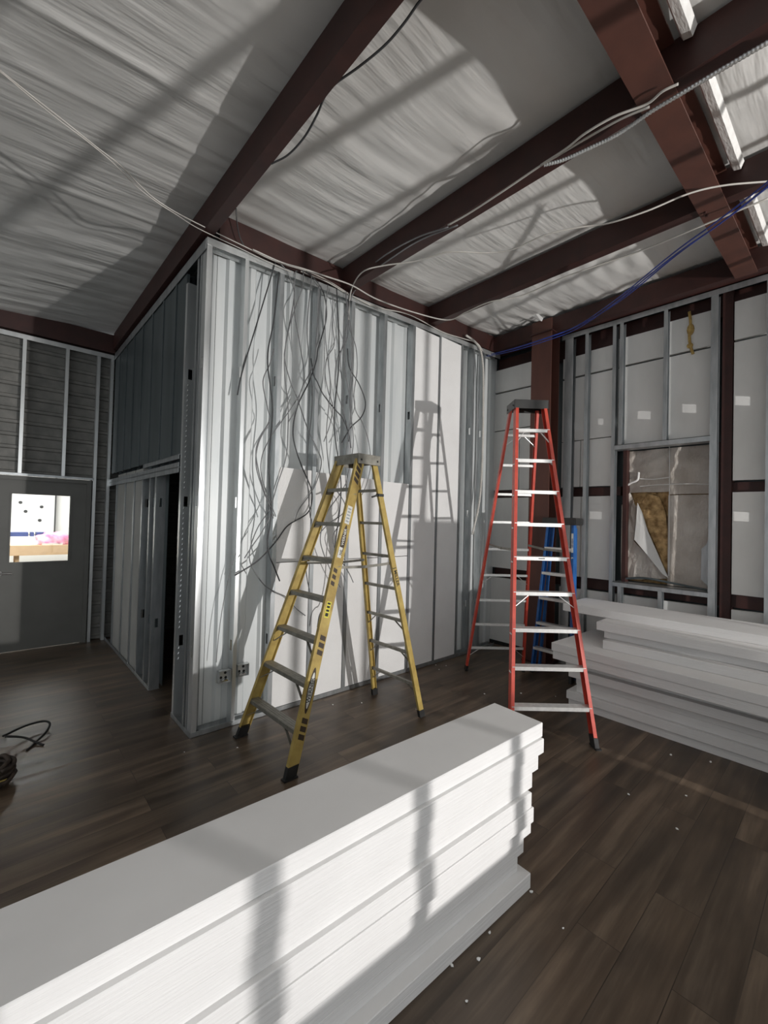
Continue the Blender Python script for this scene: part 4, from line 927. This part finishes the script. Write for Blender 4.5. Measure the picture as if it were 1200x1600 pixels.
bm = bmesh.new(); tube(bm, loc_pts([(8,1151,2,0.10),(25,1151,2,0.08),(40,1153,2,0.05),(55,1159,2,0.02),(68,1164,2,0.008)]), 0.008, 8, 8); obj('loose_end', bm, 'black', e, smooth=True)
# crumbs
cr_px = [(371,1168),(288,1175),(757,1084),(814,1083),(868,1088),(880,1450),(765,1457),(830,1393),(1048,1179),(982,1241),(1072,1243),(706,1508),(729,1564),(697,1040),(686,1046),(681,1039),(1058,1295),(520,1101),(650,1108),(1110,1190),(748,1498),(565,1098)]
CRL = ['right of the left foot of the yellow ladder','in front of the outer partition corner','just left of the front rail foot of the red ladder','between the near stack and the red ladder steps','under the lowest step of the red ladder','lying alone on the floor right of the near stack','at the foot of the near stack toward the front','beside the middle of the near stack end','right of the right foot of the red ladder','between the red ladder and the bottom right planks','farthest right along the middle of the plank floor','low in the picture beside the near stack foot','in the bottom middle next to the picture edge','against the floor track below the tall boards, nearest the red ladder','against the floor track, second from the red ladder','against the floor track, third from the red ladder','on the dark planks in front of the right stack','between the feet of the yellow ladder','beside the rear foot of the yellow ladder','close to the lower edge of the right stack','just behind the bottom edge of the near stack','at the far rear foot of the yellow ladder']
first = None
for i, (x, y) in enumerate(cr_px):
    if first is None:
        bm = bmesh.new(); bmesh.ops.create_icosphere(bm, subdivisions=1, radius=0.007)
        for v_ in bm.verts: v_.co = Vector((v_.co.x*random.uniform(0.7,1.5), v_.co.y*random.uniform(0.7,1.5), v_.co.z*random.uniform(0.5,0.9)))
        o = obj('foam_crumb', bm, 'foam'); first = o
    else:
        o = first.copy(); COL.objects.link(o)
    p = at(x, y, 2, 0.004); o.location = p; s_ = random.uniform(0.6, 1.3); o.scale = (s_, s_*random.uniform(0.6,1.4), s_); o.rotation_euler = (0,0,random.uniform(0,6))
    tag(o, 'tiny white foam crumb ' + CRL[i], 'crumb', 'foam crumbs on the floor')

# ------------------------------------------------------------------ bright room seen through the door window
struct('wall_2', bbox(-4.5, 1.0, 7.2, 7.3, 0, 3.2), 'white_room')
struct('wall_3', bbox(-4.6, -4.5, 3.7, 7.3, 0, 3.2), 'white_room')
struct('wall_4', bbox(1.0, 1.1, 3.7, 7.3, 0, 3.2), 'white_room')
struct('ceiling_2', bbox(-4.6, 1.1, 3.7, 7.3, 3.2, 3.25), 'white_room')
def R_(px, py, y=7.18): return at(px, py, 1, y)
pn = empty('pegboard', (R_(50,800).x, 7.19, 1.3), 0, 'large white panel with four dark holes seen through the door window', 'board')
a_, b_ = R_(5,780), R_(85,834)
cpart('board', bbox(a_.x-0.5, b_.x, 7.12, 7.19, b_.z, 3.0), 'white_room', pn)
for (x, y) in ((32,785),(65,792),(40,799),(62,813)):
    p = R_(x, y, 7.118); bm = bmesh.new(); bmesh.ops.create_cone(bm, cap_ends=True, segments=16, radius1=0.03, radius2=0.03, depth=0.006, matrix=Matrix.Translation(p) @ Matrix.Rotation(PI/2, 4, 'X')); cpart('hole', bm, 'ink', pn)
p = R_(86.5,780); q = R_(86,832); tag(obj('dark_strip', bbox(p.x-0.012, p.x+0.012, 7.10, 7.18, q.z, 2.95), 'blackplastic'), 'thin dark vertical strip right of the white panel beyond the door', 'strip')
def box_px(name, x0, y0, x1, y1, y, dp, mat, label, cat, group=None):
    a_, b_ = at(x0, y0, 1, y), at(x1, y1, 1, y)
    return tag(obj(name, bbox(a_.x, b_.x, y, y+dp, b_.z, a_.z), mat), label, cat, group)
tb = box_px('work_table', 0, 853, 112, 866, 5.9, 0.9, 'tan', 'long tan table top in the bright room beyond the door', 'table')
zt_ = at(50, 853, 1, 5.9).z
tb.data.transform(Matrix.Translation((0,0,0)))
for i, (xx, yy) in enumerate(((-2.0, 5.95), (-0.9, 5.95), (-2.0, 6.7), (-0.9, 6.7))):
    obj('table_leg', bbox(xx, xx+0.05, yy, yy+0.05, 0, at(50,866,1,5.9).z), 'tan', tb)
box_px('crate', 5, 832, 44, 838, 6.3, 0.3, 'navy', 'long navy blue carton on the table beyond the door', 'carton', 'cartons beyond the door')
box_px('crate', 48, 832, 53, 838, 6.3, 0.3, 'navy', 'smallest navy blue carton, in the middle of the three', 'carton', 'cartons beyond the door')
box_px('crate', 57, 832, 76, 838, 6.3, 0.3, 'navy', 'navy blue carton left of the pink film', 'carton', 'cartons beyond the door')
box_px('carton', -5, 838.5, 108, 852.2, 6.28, 0.4, 'white_room', 'pale carton row under the navy ones beyond the door', 'carton')
bm = bmesh.new()
bmesh.ops.create_icosphere(bm, subdivisions=4, radius=1)
p = at(84, 846, 1, 6.08)
for v_ in bm.verts:
    n_ = v_.co.copy(); k_ = 1+0.10*math.sin(9*n_.x+5*n_.z)+0.07*math.sin(13*n_.y+11*n_.x)
    v_.co = Vector((p.x+n_.x*0.27*k_, p.y+n_.y*0.15*k_, zt_+0.01+max(0, n_.z*k_+0.3)*0.17))
tag(obj('film_bundle', bm, 'pink', smooth=True), 'crumpled pink plastic film heaped on the table beyond the door', 'film')
box_px('white_tray', 66, 849, 98, 853, 5.92, 0.1, 'label_white', 'flat white tray in front of the pink film', 'tray')

# ------------------------------------------------------------------ stud partition behind the photographer (its posts throw the bands of shade)
for i in range(9):
    x = 0.06 + 0.405*i
    o = obj('metal_stud', stud_mesh(4.02+SL*x, 0, 0.045, dp=0.045, holes=()), 'galv'); o.location = (x, -4.85, 0)
    tag(o, f'metal stud of the open partition behind the photographer, {ORD[i]} from its left end', 'stud', 'studs behind the photographer')

pos3 = ['topmost', 'second from the top', 'third from the top', 'fourth from the top', 'fourth from the floor', 'third from the floor', 'second from the floor', 'bottom']
for i in range(8):  # added pile, out of view, blocks lamp light from the floor
    bm = bmesh.new(); foam_sheet(bm, 2.40, 0.30, 0.0735)
    o = obj('foam_sheet', bm, 'foam_cut'); o.location = (-0.05+random.uniform(-0.03,0.03), -4.72+random.uniform(-0.01,0.01), 0.074*(7-i))
    tag(o, f'added foam sheet in the unseen shade-casting pile behind the photographer, {pos3[i]}', 'foam sheet', 'added foam sheets behind the photographer')
M['card'] = simple('brown_cardboard', (0.42,0.30,0.19), (0.36,0.25,0.16), 0.8, 0, 12)
e = empty('added_carton', (2.67, -4.35, 0), 0, 'added unseen brown carton behind the photographer, shading the tall foam panels', 'carton')  # box added out of view to shade the lower part of the tall panels
bm = bmesh.new(); box(bm, -0.235, 0.235, -0.2, 0.2, 0, 1.63); bmesh.ops.bevel(bm, geom=list(bm.edges), offset=0.006, segments=2, affect='EDGES'); obj('carton_body', bm, 'card', e)
for sx in (-1, 1):
    bm = bmesh.new(); box(bm, min(sx*0.235, sx*0.002), max(sx*0.235, sx*0.002), -0.2, 0.2, 1.632, 1.637); obj('top_flap', bm, 'card', e)
obj('tape', bbox(-0.03, 0.03, -0.2, 0.2, 1.638, 1.6395), 'tan', e)
for k in range(5):
    bm = bmesh.new(); foam_sheet(bm, 0.85, 0.30, 0.0735)
    o = obj('foam_sheet', bm, 'foam_cut'); o.location = (2.95, -4.6, 0.074*(4-k))
    tag(o, 'short foam sheet beside the added carton behind the photographer, '+['topmost','second from the top','middle one','second from the floor','bottom'][k], 'foam sheet', 'short foam sheets behind the photographer')
